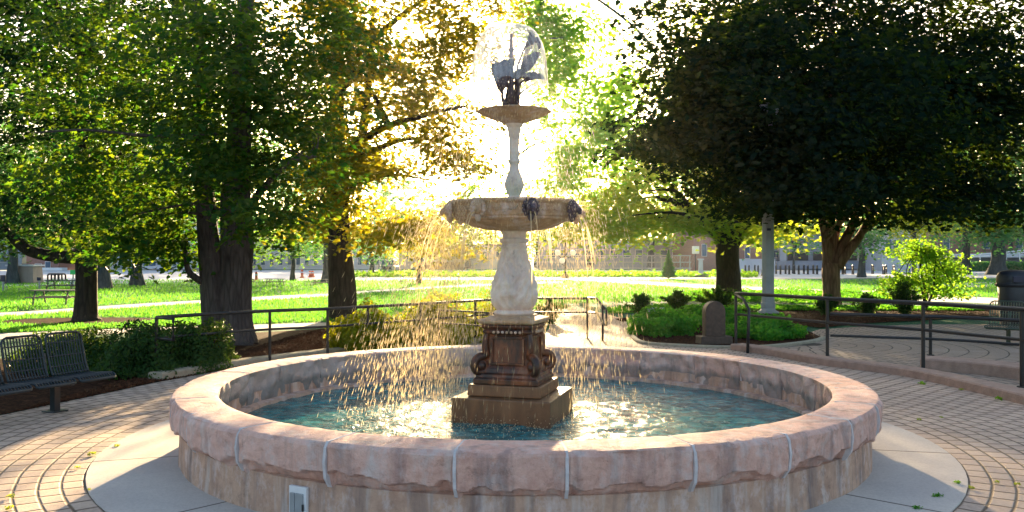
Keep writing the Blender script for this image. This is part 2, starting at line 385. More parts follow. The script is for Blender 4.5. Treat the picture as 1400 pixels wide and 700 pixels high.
# ================================================================== SETTING
def flat(name, pts, z, mat, kind='structure'):
    o = MB().poly(pts, z).build(name, mat); tag(o, kind=kind); return o
def strip(name, left, right, z, mat):
    m = MB(); n = len(left); vs = [(*p[:2], z) for p in left] + [(*p[:2], z) for p in right]
    m.add(vs, [(i, i + 1, n + i + 1, n + i) for i in range(n - 1)]); return tag(m.build(name, mat), kind='structure')
def smooth_line(pts, k=6):
    out = []; P = [Vector(p) for p in pts]
    for i in range(len(P) - 1):
        p0 = P[max(i - 1, 0)]; p1 = P[i]; p2 = P[i + 1]; p3 = P[min(i + 2, len(P) - 1)]
        for j in range(k):
            t = j / k
            out.append(.5 * ((2 * p1) + (p2 - p0) * t + (2 * p0 - 5 * p1 + 4 * p2 - p3) * t * t + (3 * p1 - p0 - 3 * p2 + p3) * t ** 3))
    out.append(P[-1]); return out
flat('lawn', [(-330, -40), (330, -40), (330, 420), (-330, 420)], -.02, M['lawn'])
# paving round the fountain (large irregular sheet) ; boundary surveyed from the picture
pav = [(-14, -6), (14, -6), (14, 9.0)]
kr = [G(1500, 575), G(1400, 549), G(1330, 532), G(1262, 517), G(1200, 508), G(1131, 499), G(1060, 486), G(1010, 479)]
pav += [(p.x, p.y) for p in kr]
pav += [(4.3, 16.5), (3.4, 19.5), (2.3, 27), (.8, 27), (.9, 19.6), (.6, 17.4), (-.8, 16.0)]
kl = [G(503, 482), G(448, 487), G(369, 497), G(300, 507), G(208, 524)]
pav += [(p.x, p.y) for p in kl]
pav += [tuple(G(120, 543)[:2]), tuple(G(0, 568)[:2]), (-7, 6.2), (-14, 4)]
flat('brick_paving', pav, 0, M['pavers'])
ter = [(G(1010, 479).x, G(1010, 479).y)] + [(p.x, p.y) for p in reversed(kr[:-1])] + [(14, 9.2), (15, 17.5), (11.5, 20.6), tuple(G(1262, 443)[:2]), tuple(G(1180, 446)[:2]), tuple(G(1120, 450)[:2]), (5.6, 17.0), (4.35, 16.5)]
flat('terrace_paving', ter, -.004, M['pavers2'])
# concrete apron
m = MB(); n = 96
m.lathe([(2.6, .008), (3.55, .008), (3.553, -.002)], n, (CX, CY, 0)); tag(m.build('concrete_apron', M['slab']), kind='structure')
# beds
def kerb(name, line, w, h, mat, label, cat='kerb'):
    L = smooth_line(line, 5); m = MB(); n = len(L); vs = []
    for i, p in enumerate(L):
        t = (L[min(i + 1, n - 1)] - L[max(i - 1, 0)]).normalized(); u = Vector((t.y, -t.x, 0))
        b = .018
        for s_, z in ((-.5, -.03), (-.5, h - b), (-.5 + b / w, h), (.5 - b / w, h), (.5, h - b), (.5, -.03)): vs.append((p.x + u.x * w * s_, p.y + u.y * w * s_, z))
    fs = [(i * 6 + k, i * 6 + (k + 1), (i + 1) * 6 + (k + 1), (i + 1) * 6 + k) for i in range(n - 1) for k in range(5)]
    fs += [(0, 1, 2, 3, 4, 5), tuple((n - 1) * 6 + k for k in (5, 4, 3, 2, 1, 0))]
    m.add(vs, fs); o = m.build(name, mat); tag(o, kind='structure'); return o
kerb('kerb', [p + Vector((0, .1, 0)) for p in [G(208, 521), G(300, 505), G(369, 496), G(448, 486), G(503, 481)]] + [Vector((-.8, 16.0, 0)), Vector((.6, 17.35, 0))], .24, .10, M['kerbgrey'], '')
kerb('kerb', [p + Vector((0, .12, 0)) for p in reversed(kr)], .30, .11, M['kerb'], '')
kerb('kerb', [G(1262, 503), G(1330, 508), G(1400, 516), G(1500, 530)], .5, .16, M['kerb'], '')
lb = [(-9, 4.6), tuple(G(0, 568)[:2]), tuple(G(120, 543)[:2])] + [(p.x, p.y) for p in reversed(kl)] + [(-.8, 16.1), (.5, 17.5), (.7, 18.5), (-3, 19.2), tuple(G(440, 450)[:2]), tuple(G(330, 456)[:2]), tuple(G(200, 478)[:2]), tuple(G(60, 490)[:2]), (-14, 13), (-14, 4.6)]
flat('mulch_bed', lb, .006, M['mulch'])
# bed by the stone marker
def ellipse(cx, cy, rx, ry, n=40, a=0, wob=.05):
    return [(cx + rx * math.cos(t) * (1 + wob * math.sin(3 * t + a)), cy + ry * math.sin(t) * (1 + wob * math.cos(2 * t + a))) for t in [2 * PI * i / n for i in range(n)]]
rb = [tuple(G(*p)[:2]) for p in ((866, 462), (880, 470), (930, 474), (985, 476), (1050, 475), (1110, 468), (1125, 463), (1110, 455), (1060, 442), (960, 437), (900, 442), (872, 452))]
flat('marker_bed', rb, .010, M['mulch'])
kerb('bed_edging', [Vector((*p, 0)) for p in rb[:7]], .10, .05, M['kerbgrey'], '')
rb2 = [tuple(G(*p)[:2]) for p in ((1120, 448), (1180, 442), (1262, 438), (1345, 432), (1400, 432), (1500, 434), (1500, 421), (1300, 422), (1200, 421), (1120, 421), (1000, 423), (900, 430), (840, 436), (850, 440), (960, 434), (1060, 440))]
flat('far_bed', rb2, .004, M['mulch'])
flat('dark_mulch_patch', [tuple(G(*p)[:2]) for p in ((1290, 505), (1400, 500), (1500, 500), (1500, 522), (1400, 513), (1330, 508))], .008, M['mulch'])
c0 = G(112, 438); flat('tree_mulch_ring', ellipse(c0.x - .1, c0.y, 1.9, 1.3), -.008, M['mulch'])
# paths
def pathpx(name, top, bot, mat='path', z=-.012):
    strip(name, smooth_line([G(*p) for p in top], 5), smooth_line([G(*p) for p in bot], 5), z, M[mat])
pathpx('near_path', [(-200, 461), (0, 455), (140, 449.5), (350, 443), (480, 439), (620, 434), (760, 420)], [(-200, 474), (0, 463), (140, 456), (350, 449), (480, 444.5), (620, 439), (760, 432)])
pathpx('lawn_path', [(-300, 436), (0, 427), (140, 418), (250, 411.5), (420, 403), (540, 395), (640, 389.5), (760, 385)], [(-300, 443), (0, 432), (140, 423), (250, 415.5), (420, 406.5), (540, 397.5), (640, 391.5), (760, 386.7)])
pathpx('curved_path', [(300, 408.5), (360, 404.8), (420, 402.2)], [(300, 410.0), (360, 406.5), (420, 403.6)], z=-.0115)
pathpx('far_lawn_path', [(740, 377.5), (790, 381), (850, 383.5), (900, 386), (1060, 393.5), (1180, 398), (1320, 405), (1500, 413)], [(740, 381), (790, 383.5), (850, 386.5), (900, 390), (1060, 400), (1180, 410), (1320, 413), (1500, 424)])
pathpx('far_right_path', [(1130, 402), (1250, 391), (1330, 386), (1500, 383)], [(1130, 408), (1250, 397), (1330, 392), (1500, 388)], z=-.0105)
strip('plaza', [G(x, y) for x, y in ((-500, 369), (1900, 369))], [G(x, y) for x, y in ((-500, 388), (1900, 376.6))], -.015, M['plaza'])
flat('plaza', [tuple(G(*p)[:2]) for p in ((-500, 397), (0, 391.5), (120, 388.5), (200, 386.6), (300, 384.5), (480, 381), (-500, 381))], -.013, M['plaza'])
# ================================================================== FOUNTAIN
fo = empty('stone_fountain', (CX, CY, 0), 0, 'tiered carved stone fountain with a wide round rock-faced sandstone basin', 'fountain')
RO, RI, ZT, ZB = 2.97, 2.63, .52, .235
joints = [-38.6, -24, -8.3, 3.9, 18.7, 32.5]
rest = np.linspace(32.5, 360 - 38.6, 21)[1:-1]
joints = joints + [float(a + random.uniform(-1.2, 1.2)) for a in rest]
joints = sorted([j % 360 for j in joints])
def fbm(p, s): return noise.fractal(p * s, 1.0, 2.1, 5)
def stone(a0, a1, idx):
    # polar angle measured from front (-Y), positive to +X
    prof = []
    nO = 28
    for i in range(nO + 1):
        t = i / nO; z = ZB + (ZT - .012 - ZB) * t
        bul = .022 - .035 * (1 - t) ** 5 - .012 * max(0, t - .93) / .07
        prof.append(('o', RO + bul - .02, z, t))
    prof.append(('e', RO - .026, ZT, 1))
    for i in range(1, 6): prof.append(('t', RO - .032 + (RI - RO + .055) * i / 6, ZT, 1))
    prof.append(('e', RI + .02, ZT, 1))
    nI = 12
    for i in range(nI + 1):
        t = 1 - i / nI; prof.append(('i', RI - .01 + .03 * (1 - t), .19 + (ZT - .015 - .19) * t, t))
    L = R(a1 - a0); nA = max(8, int(L * RO / .016)); gap = .005 / RO
    m = MB(); vs = []
    so = random.uniform(0, 100); off = random.uniform(-.008, .008)
    for j in range(nA + 1):
        u = j / nA; a = R(a0) + gap + (L - 2 * gap) * u
        edge = min(u, 1 - u) * L * RO
        for kind, r, z, t in prof:
            p = Vector((math.sin(a) * RO, -math.cos(a) * RO, z))
            if kind == 'o':
                e = min(1, edge / .035)
                n1 = fbm(p + Vector((so, 0, 0)), 2.4); n3 = noise.noise(p * 4.6 + Vector((0, so, 3)))
                cell = noise.voronoi(p * 15 + Vector((so, 0, so)))[0][0]; cel2 = noise.voronoi(p * 7 + Vector((so, so, 0)))[0][0]
                d = .022 * n1 + .010 * (cell - .3) + .012 * noise.noise(p * 24) * .5
                lim = .30 + .22 * n3 + .10 * noise.noise(p * 13 + Vector((so, 1, 1)))
                q = max(0, min(1, (lim - t) / .07)); q = q * q * (3 - 2 * q)
                d -= q * (.020 + .10 * max(0, lim - t) + .045 * cel2)
                up_ = max(0, n3 * .8 - .15) * max(0, t - .45) * .18; d -= up_
                top = min(1, (1 - t) / .06)
                r += off + d * (.2 + .8 * top) * (.3 + .7 * e)
                z += .012 * noise.noise(p * 9) * (1 - t)
                if j in (0, nA): r -= .012
            elif kind == 'i':
                n1 = fbm(p + Vector((0, 0, so)), 3.4); cell = noise.voronoi(p * 7 + Vector((so, 3, 0)))[0][0]
                f = min(1, (1 - t) / .15)
                r += (.035 * n1 + .05 * (cell - .35)) * f
            elif kind == 'e':
                r += .006 * noise.noise(p * 14); z -= .004 + .004 * noise.noise(p * 11)
                if j in (0, nA): z -= .004
            else:
                z += .0025 * noise.noise(p * 6) + off * .3
            vs.append((math.sin(a) * r, -math.cos(a) * r, z))
    P = len(prof)
    fs = [(j * P + i, (j + 1) * P + i, (j + 1) * P + (i + 1) % P, j * P + (i + 1) % P) for j in range(nA) for i in range(P)]
    fs += [tuple(range(P)), tuple(range(nA * P, nA * P + P))[::-1]]
    m.add(vs, fs)
    return m.build('coping_stone', M['coping'], fo, angle=24)
for i in range(len(joints)):
    a0 = joints[i]; a1 = joints[(i + 1) % len(joints)]
    if a1 < a0: a1 += 360
    stone(a0, a1, i)
# mortar joints between stones : white on the outside face
for a in joints:
    m = MB(); a = R(a); ro = RO + .005
    pts = [(ro - .05, ZB + .01), (ro - .008, ZB + .07), (ro + .004, .40), (ro - .01, .485), (ro - .036, ZT - .001), (RI + .03, ZT - .001), (RI + .03, .2), (ro - .2, .2)]
    k = len(m.v); n = len(pts); w = .0095
    vs = []
    for sgn in (-1, 1):
        for r, z in pts: vs.append((math.sin(a) * r + math.cos(a) * w * sgn, -math.cos(a) * r + math.sin(a) * w * sgn, z))
    m.add(vs, [tuple(range(n)), tuple(range(2 * n - 1, n - 1, -1))] + [(i, (i + 1) % n, (i + 1) % n + n, i + n) for i in range(n)])
    m.build('mortar_joint', M['mortar'], fo)
# lower wall of the basin, staves of stone
def basefn(r, z, a):
    if r > 2.75: r += .010 * fbm(Vector((math.cos(a) * 3, math.sin(a) * 3, z)), 3)
    return r, z
MB().lathe([(2.65, -.2), (2.65, .30), (2.70, .30), (2.905, .255), (2.91, .12), (2.915, .0), (2.915, -.02)], 180, (0, 0, 0), fn=basefn).build('basin_wall', M['base'], fo, angle=35)
m = MB()
m.lathe([(2.66, .20), (2.60, .205), (2.55, .196), (2.54, .12), (2.65, .10)], 120).build('inner_ledge', M['base'], fo, angle=35)
MB().lathe([(0.001, -.15), (2.66, -.15)], 64).build('basin_floor', M['base'], fo)
# outlet cover on the wall
ca = R(-28.4); cr = 2.928
ob = empty('outlet_cover', (math.sin(ca) * cr, -math.cos(ca) * cr, .125), ca); ob.parent = fo
MB().box((0, 0, 0), (.068, .012, .10)).build('cover_plate', M['white'], ob, bevel=.003)
MB().box((-.038, -.014, -.01), (.018, .006, .07)).box((.018, -.014, -.01), (.030, .008, .07)).build('flap', M['grey'], ob, bevel=.003)
MB().box((.050, -.022, -.02), (.005, .004, .02)).build('latch', M['iron'], ob)
# water
def wave(r, a):
    x = r * math.cos(a); y = r * math.sin(a)
    d = .011 * noise.noise(Vector((x * 3.0, y * 4.2, 0))) + .009 * noise.noise(Vector((x * 9, y * 12, 5)))
    d += .0035 * math.sin(r * 30 + 5 * noise.noise(Vector((x * 2, y * 2, 1)))) * math.exp(-((r - .8) / .7) ** 2)
    return d
pr = [(0.3 + (2.66 - .3) * i / 90, .17) for i in range(91)]
wm = MB().lathe(pr, 260, (CX, CY, 0), fn=lambda r, z, a: (r, z + wave(r, a)))
tag(wm.build('pool_water', M['water'], smooth=True), kind='structure')
# square plinth stack, turned
rz = R(-16.3)
PX, PY = .02 - CX, 0.0
ped = empty('pedestal', (PX, PY, 0), rz); ped.parent = fo
def sq(m, h0, z0, h1, z1): 
    return m.add([(-h0, -h0, z0), (h0, -h0, z0), (h0, h0, z0), (-h0, h0, z0), (-h1, -h1, z1), (h1, -h1, z1), (h1, h1, z1), (-h1, h1, z1)],
                 [(3, 2, 1, 0), (4, 5, 6, 7), (0, 1, 5, 4), (1, 2, 6, 5), (2, 3, 7, 6), (3, 0, 4, 7)])
sq(MB(), .445, -.1, .445, .385).build('plinth', M['plinth'], ped, bevel=.012)
sq(MB(), .335, .387, .33, .488).build('step', M['plinth'], ped, bevel=.01)
def sqprof(prof):
    m = MB(); vs = []
    for h, z in prof: vs += [(-h, -h, z), (h, -h, z), (h, h, z), (-h, h, z)]
    n = len(prof); fs = [(i * 4 + k, i * 4 + (k + 1) % 4, (i + 1) * 4 + (k + 1) % 4, (i + 1) * 4 + k) for i in range(n - 1) for k in range(4)]
    fs += [(3, 2, 1, 0), tuple((n - 1) * 4 + k for k in range(4))]
    return m.add(vs, fs)
body = sqprof([(.295, .49), (.295, .535), (.275, .55), (.27, .575), (.245, .585), (.235, .62), (.21, .66), (.195, .90), (.20, .925), (.225, .935), (.228, .955), (.215, .965), (.235, .985), (.238, 1.005), (.225, 1.012)]).build('dado', M['wet'], ped, bevel=.006)
sqprof([(.235, 1.013), (.262, 1.03), (.268, 1.055), (.25, 1.062), (.19, 1.075), (.17, 1.09)]).build('cap_moulding', M['carved'], ped, bevel=.006)
for k in range(4):
    q = empty('side_panel', (0, 0, 0), k * PI / 2); q.parent = ped
    # recessed framed panel
    m = MB()
    for (x0, x1, z0, z1) in ((-.135, .135, .885, .905), (-.155, .155, .655, .675), (-.155, -.133, .675, .888), (.133, .155, .675, .888)):
        yb = -.222
        m.add([(x0, yb + (.0 if z < .8 else .016), z) for x0_, z in ((0, 0),)] if False else [], [])
        m.box(((x0 + x1) / 2, -.218 + ((z0 + z1) / 2 - .66) * .06, (z0 + z1) / 2), ((x1 - x0) / 2, .012, (z1 - z0) / 2))
    m.build('panel_frame', M['wet'], q, bevel=.004)
    m = MB()
    for i in range(7): m.ball((-.12 + .04 * i, -.235, .945), .014, 8, 5)
    m.build('bead_row', M['carved'], q, smooth=True)
    # corner scroll buttress
    m = MB(); pts = []; rad = []
    sp = []
    for i in range(40):
        t = i / 39
        if t < .45: s = t / .45; sp.append((.275 + .02 * math.sin(s * PI) , .93 - .20 * s, .026 + .010 * s))
        else:
            s = (t - .45) / .55; a = PI / 2 + .2 - s * 2.6 * PI; rr = .085 * (1 - s * .78)
            sp.append((.335 + rr * math.cos(a), .645 + rr * math.sin(a), .040 - .012 * s))
    for (o_, z_, w_) in sp: pts.append(Vector((o_ * .7071, -o_ * .7071, z_))); rad.append(w_)
    m.tube(pts, rad, 8)
    m.ball((.335 * .7071, -.335 * .7071, .645), .05, 12, 8, (1, 1, 1))
    m.box((.30 * .7071, -.30 * .7071, .545), (.05, .05, .035), PI / 4)
    m.build('corner_scroll', M['wet'], q, smooth=True)
# urn-shaped lower column
ux = 706 - 700
U = lambda px, py: (px * .00664, H(py, CY))
def urnfn(r, z, a):
    zz = z
    if 1.13 < z < 1.68:
        t = (z - 1.13) / .55; am = .017 * math.sin(PI * t) ** .5
        la = a * 8 + 1.2 * math.sin(t * 9)
        r += am * (abs(math.sin(la * .5)) ** .6 - .5) + am * .9 * math.sin(t * 22 + 2.2 * math.cos(4 * a)) * math.cos(la)
        r += .008 * noise.noise(Vector((math.cos(a) * 7, math.sin(a) * 7, z * 11)))
    return r, z
def dense(prof, k=5):
    P = [Vector((p[0], p[1], 0)) for p in prof]; return [(p.x, p.y) for p in smooth_line(P, k)]
MB().lathe([(.17, 1.088), (.185, 1.10), (.185, 1.118), (.16, 1.13)] + dense([(.155, 1.135), (.185, 1.17), (.205, 1.24), (.205, 1.31), (.185, 1.40), (.155, 1.50), (.125, 1.60), (.112, 1.68)], 12) + [(.115, 1.69), (.13, 1.705), (.118, 1.72)], 160, (PX, PY, 0), fn=urnfn).build('carved_urn', M['marble'], fo, smooth=True)
MB().lathe(dense([(.112, 1.72), (.114, 1.735), (.128, 1.745), (.130, 1.775), (.110, 1.782), (.106, 1.80), (.112, 1.835), (.14, 1.85)], 4), 64, (PX, PY, 0)).build('neck_moulding', M['marble'], fo, smooth=True)
# lower octagonal bowl
bo = empty('lower_bowl', (PX, PY, 0), 0); bo.parent = fo
rot8 = R(-90 + 13.5)
def under(r, z, a):
    l = abs(math.cos((a - rot8) * 4)); 
    return r * (1 + .035 * l * (1 if z < 1.93 and r > .2 else 0)), z
MB().lathe(dense([(.13, 1.845), (.20, 1.852), (.33, 1.875), (.43, 1.915), (.49, 1.96)], 5), 96, fn=under).build('fluted_underside', M['carved'], bo, smooth=True)
MB().lathe([(.47, 1.945), (.52, 1.935), (.545, 1.95), (.535, 1.962), (.555, 1.975), (.575, 2.07), (.60, 2.085), (.612, 2.10), (.605, 2.118), (.56, 2.12), (.52, 2.05), (.05, 2.03), (.001, 2.03)], 8, rot=rot8).build('rim', M['carved'], bo, bevel=.005)
def lion():
    m = MB(); m.ball((0, -.015, 0), .052, 14, 10, (1, .9, 1.15)); m.ball((0, -.062, -.012), .028, 10, 8, (1, 1.1, .9)); m.ball((0, -.075, -.035), .018, 8, 6)
    for s_ in (-1, 1): m.ball((s_ * .042, -.01, .04), .016, 8, 6); m.ball((s_ * .020, -.055, .014), .009, 6, 5)
    for i in range(11):
        a = PI * (i / 10) * 1.5 - PI * .25
        m.ball((math.cos(a) * .062, -.004, math.sin(a) * .068 - .005), .020, 8, 6, (1, 1, 1.1))
    m.ball((0, 0, -.075), .03, 8, 6, (1, 1, 1.5)); return m
for k in range(8):
    a = rot8 + k * PI / 4; o = lion().build('lion_head', M['bronze'] if k in (0, 1) else M['carved'], bo, smooth=True)
    o.location = (math.cos(a) * .59, math.sin(a) * .59, 2.03); o.rotation_euler = (0, 0, a + PI / 2)
    # rosette in the middle of each face and little swags
    b = a + PI / 8; m = MB(); m.ball((0, 0, 0), .022, 10, 6, (1.2, .5, 1)); 
    for j in range(6): m.ball((math.cos(j * PI / 3) * .026, 0, math.sin(j * PI / 3) * .026), .012, 8, 5, (1, .6, 1))
    m.tube([(-.11, 0, .02), (-.08, -.004, -.012), (-.04, -.004, -.004)], [.005, .009, .006], 6); m.tube([(.11, 0, .02), (.08, -.004, -.012), (.04, -.004, -.004)], [.005, .009, .006], 6)
    o = m.build('rosette', M['carved'], bo, smooth=True); o.location = (math.cos(b) * .527, math.sin(b) * .527, 2.025); o.rotation_euler = (0, 0, b + PI / 2)
MB().lathe([(0.001, 2.095), (.56, 2.095)], 8, rot=rot8).build('bowl_water', M['water'], bo)
# upper baluster : base (y272) -> top (y172)
B_ = lambda r, py: (r * .00664, H(py, CY))
MB().lathe(dense([B_(9, 278), B_(10, 272), B_(8.5, 268), B_(11, 262), B_(13.5, 254), B_(12, 245), B_(8.5, 236), B_(6.5, 229), B_(6.6, 225), B_(8.6, 221), B_(6.8, 216), B_(7.2, 208), B_(6.4, 204), B_(7.2, 196), B_(7, 190), B_(8.4, 185), B_(8.4, 182), B_(9.5, 178), B_(9.5, 175), B_(12, 172), B_(12, 168)], 4), 48, (PX - .0, PY, 0)).build('baluster', M['marble'], fo, smooth=True)
def ubf(r, z, a):
    return r * (1 + .02 * math.cos(a * 12) * (1 if r > .1 else 0)), z
MB().lathe(dense([B_(11, 170), B_(18, 167), B_(32, 162), B_(42, 157), B_(49, 154.5), B_(51, 153), B_(49, 152), B_(38, 154), B_(20, 156), B_(.1, 157)], 4), 72, (PX, PY, 0), fn=ubf).build('upper_bowl', M['carved'], fo, smooth=True)
# bronze arum plant on top
fin = empty('bronze_arum_plant', (PX, PY, 0), 0); fin.parent = fo
X = lambda px, py, dy=0: Vector(((px - 701) * .00664, dy, H(py, CY)))
MB().tube([X(697, 156), X(697, 120), X(697, 85)], [.030, .026, .022], 12).tube([X(697, 90), X(697, 84), X(697, 80)], [.034, .036, .026], 12).build('centre_stem', M['bronze'], fin, smooth=True)
MB().tube([X(697, 84), X(697, 68), X(697, 46)], [.024, .018, .015], 12).tube([X(697, 72), X(697, 68), X(697, 65)], [.018, .030, .02], 12).build('nozzle', M['nozzle'], fin, smooth=True)
m = MB()
for (a, b, c, dy) in (((690, 156), (685, 135), (684, 112), -.05), ((704, 156), (707, 132), (706, 108), -.04), ((692, 156), (694, 130), (690, 100), .05), ((700, 156), (703, 130), (703, 95), .06), ((686, 156), (689, 140), (692, 120), .02), ((709, 156), (706, 140), (703, 118), .03)):
    m.tube([X(*a, dy), X(*b, dy), X(*c, dy)], [.022, .015, .008], 8)
m.build('reed_stem', M['bronze'], fin, smooth=True)
def leaf(pts, width, fold=.25, up=Vector((0, -1, 0)), heart=True, name='bronze_leaf'):
    L = smooth_line(pts, 5); n = len(L); vs = []
    for i, p in enumerate(L):
        t = i / (n - 1); tn = (L[min(i + 1, n - 1)] - L[max(i - 1, 0)]).normalized(); sd = tn.cross(up).normalized(); nn = sd.cross(tn)
        w = width * (math.sin(PI * min(1, t * .82 + .18)) ** .8 if heart else math.sin(PI * (t * .94 + .03))) * (1 if t > .05 else .75)
        for s_ in (-1, -.5, 0, .5, 1): vs.append(p + sd * w * s_ + nn * fold * w * (abs(s_) ** 1.5) + nn * .01 * math.sin(i * 1.7) * abs(s_))
    MB().add(vs, [(i * 5 + k, i * 5 + k + 1, (i + 1) * 5 + k + 1, (i + 1) * 5 + k) for i in range(n - 1) for k in range(4)]).build(name, M['bronze'], fin, smooth=True, solid=.008)
leaf([X(680, 88, -.08), X(683, 98, -.13), X(684, 112, -.14), X(683, 131, -.12)], .085)
leaf([X(714, 97, -.05), X(720, 90, -.09), X(727, 81, -.08), X(735, 73, -.05)], .052)
leaf([X(714, 110, -.04), X(722, 107, -.08), X(731, 106, -.08), X(744, 109, -.05)], .038)
leaf([X(700, 104, .1), X(706, 98, .13), X(712, 96, .13), X(718, 104, .12)], .045)
MB().tube([X(692, 120, -.02), X(684, 100, -.06), X(678, 90, -.07), X(674, 85, -.07), X(668, 88, -.07)], [.014, .012, .010, .012, .006], 8).tube([X(703, 120, -.02), X(709, 100, -.04), X(714, 97, -.05)], [.012, .010, .008], 8).tube([X(702, 116, 0), X(706, 88, 0), X(713, 70, 0), X(719, 60, 0)], [.012, .010, .009, .010], 8).tube([X(704, 125, 0), X(710, 114, -.02), X(716, 109, -.04)], [.012, .010, .008], 8).build('curved_stem', M['bronze'], fin, smooth=True)
# calla flower : flared trumpet opening up and to the right
m = MB(); axis = (X(736, 62) - X(718, 60)).normalized() ; axis = Vector((.55, -.15, .55)).normalized()
k0 = len(m.v); m.lathe([(.008, -.02), (.018, .01), (.030, .05), (.046, .085), (.066, .10)], 20, fn=lambda r, z, a: (r * (1 + .35 * max(0, math.cos(a))), z))
Q = axis.to_track_quat('Z', 'X').to_matrix().to_4x4(); m.xf(Matrix.Translation(X(719, 62)) @ Q)
m.tube([X(731, 52, -.02), X(735, 60, -.03), X(735, 68, -.03)], [.016, .018, .006], 8)
m.build('lily_flower', M['bronze'], fin, smooth=True, solid=.006)
# umbrella of water over the top
dm = [(.02, 3.69), (.12, 3.70), (.20, 3.675), (.26, 3.62), (.30, 3.54), (.325, 3.44), (.34, 3.30), (.35, 3.18)]
dp = dense(dm, 5)
o = MB().lathe(dp, 64, (.0 - .0, 0, 0), fn=lambda r, z, a: (r * (1 + .02 * math.sin(a * 9)), z + (.10 * noise.noise(Vector((math.cos(a) * 4, math.sin(a) * 4, 0))) * max(0, (3.4 - z) / .2) ))).build('water_dome', M['dome'], smooth=True)
o.location = (-.02, CY, 0); tag(o, 'thin clear umbrella of water spreading from the topmost nozzle', 'water', kind='stuff')
# falling drops and spray
def drops(name, P, V, Lg, Wd, mat):
    n = len(P); d = V / np.linalg.norm(V, axis=1)[:, None]
    u = np.cross(d, np.array([.3, .9, .2])); u /= np.linalg.norm(u, axis=1)[:, None]; w = np.cross(d, u)
    vs = [P + d * Lg[:, None] * .5]
    for a in (0, 2.094, 4.188): vs.append(P + d * (Lg * .12)[:, None] + (u * math.cos(a) + w * math.sin(a)) * Wd[:, None])
    vs.append(P - d * Lg[:, None] * .5)
    Vv = np.stack(vs, 1).reshape(-1, 3); b = np.arange(n)[:, None] * 5
    F = np.array([[0, 1, 2], [0, 2, 3], [0, 3, 1], [4, 2, 1], [4, 3, 2], [4, 1, 3]]).ravel()[None, :]
    return npmesh(name, Vv, (b + F).ravel(), np.full(n * 6, 3), mat, smooth=True)
def ballistic(n, r0, z0, v0, v1, vz, tmax, wind, bias):
    a = rng.uniform(0, 2 * PI, n); keep = rng.uniform(0, 1, n) < (1 - bias * .5 * (1 + np.cos(a)))
    a = a[keep]; n = len(a); v = v0 + (v1 - v0) * rng.uniform(0, 1, n) ** 1.3; t = tmax * rng.uniform(.0, 1, n) ** .75
    vzz = vz * rng.uniform(-.3, 1, n); rr = r0 * rng.uniform(.85, 1.1, n)
    X_ = CX - .1 + (rr + v * t) * np.cos(a) - wind * t * t; Y_ = CY + (rr + v * t) * np.sin(a); Z_ = z0 + vzz * t - 4.9 * t * t
    V = np.stack([v * np.cos(a) - 2 * wind * t, v * np.sin(a), vzz - 9.8 * t - .3], 1); P = np.stack([X_, Y_, Z_], 1)
    k = (Z_ > .19) & ~((np.abs(X_ - .03) < .42) & (Y_ < CY) & (Z_ < 2.0) & (rng.uniform(0, 1, n) < .85)); return P[k], V[k]
Ps = []; Vs = []
for args in ((10500, .45, 2.2, .1, 1.5, .9, .66, .45, .85), (7000, .34, 3.15, .15, 1.6, .6, .80, .30, .6), (10500, .62, 2.10, .05, 1.1, .8, .64, .30, .5), (900, .30, 2.98, .05, .6, .3, .5, .2, .4), (1500, .40, 2.4, .3, 1.9, 1.0, .7, .5, .7)):
    p, v = ballistic(*args); Ps.append(p); Vs.append(v)
P = np.concatenate(Ps); V = np.concatenate(Vs); sp = np.linalg.norm(V, axis=1)
o = drops('falling_water', P, V, np.clip(sp * .014, .012, .08) * rng.uniform(.6, 1.2, len(P)), rng.uniform(.0009, .0026, len(P)), M['drop'])
tag(o, 'gold-tinted backlit drops of water falling round the fountain column', 'water drops', kind='stuff')
# continuous thin jets from the lion mouths
m = MB()
for k in range(8):
    a = rot8 + k * PI / 4
    for j in range(2):
        vv = .35 + .25 * j + random.uniform(-.05, .1); pts = []
        for i in range(9):
            t = .6 * i / 8; pts.append((math.cos(a + .05 * j) * (.66 + vv * t) - .05 * t, CY + math.sin(a + .05 * j) * (.66 + vv * t), max(.17, 1.99 - 4.9 * t * t)))
        m.tube(pts[:5 if j else 7], [.006, .005, .004, .004, .003, .0025, .002][:5 if j else 7], 6)
tag(m.build('water_jets', M['drop'], smooth=True), 'thin arcs of water running from the lion heads of the bowl', 'water jets', kind='stuff')
# splash where drops land
n = 1700; a = rng.uniform(0, 2 * PI, n); rr = np.where(rng.uniform(0, 1, n) < .5, rng.uniform(.5, .75, n), rng.uniform(.6, 1.5, n))
P = np.stack([CX - .1 + rr * np.cos(a), CY + rr * np.sin(a), .175 + .09 * rng.uniform(0, 1, n) ** 3], 1); V = np.stack([.3 * np.cos(a), .3 * np.sin(a), rng.uniform(.3, 1, n)], 1)
tag(drops('splash_drops', P, V, rng.uniform(.006, .02, n), rng.uniform(.002, .006, n), M['drop']), 'small white splashes on the pool around the square plinth', 'splash', kind='stuff')
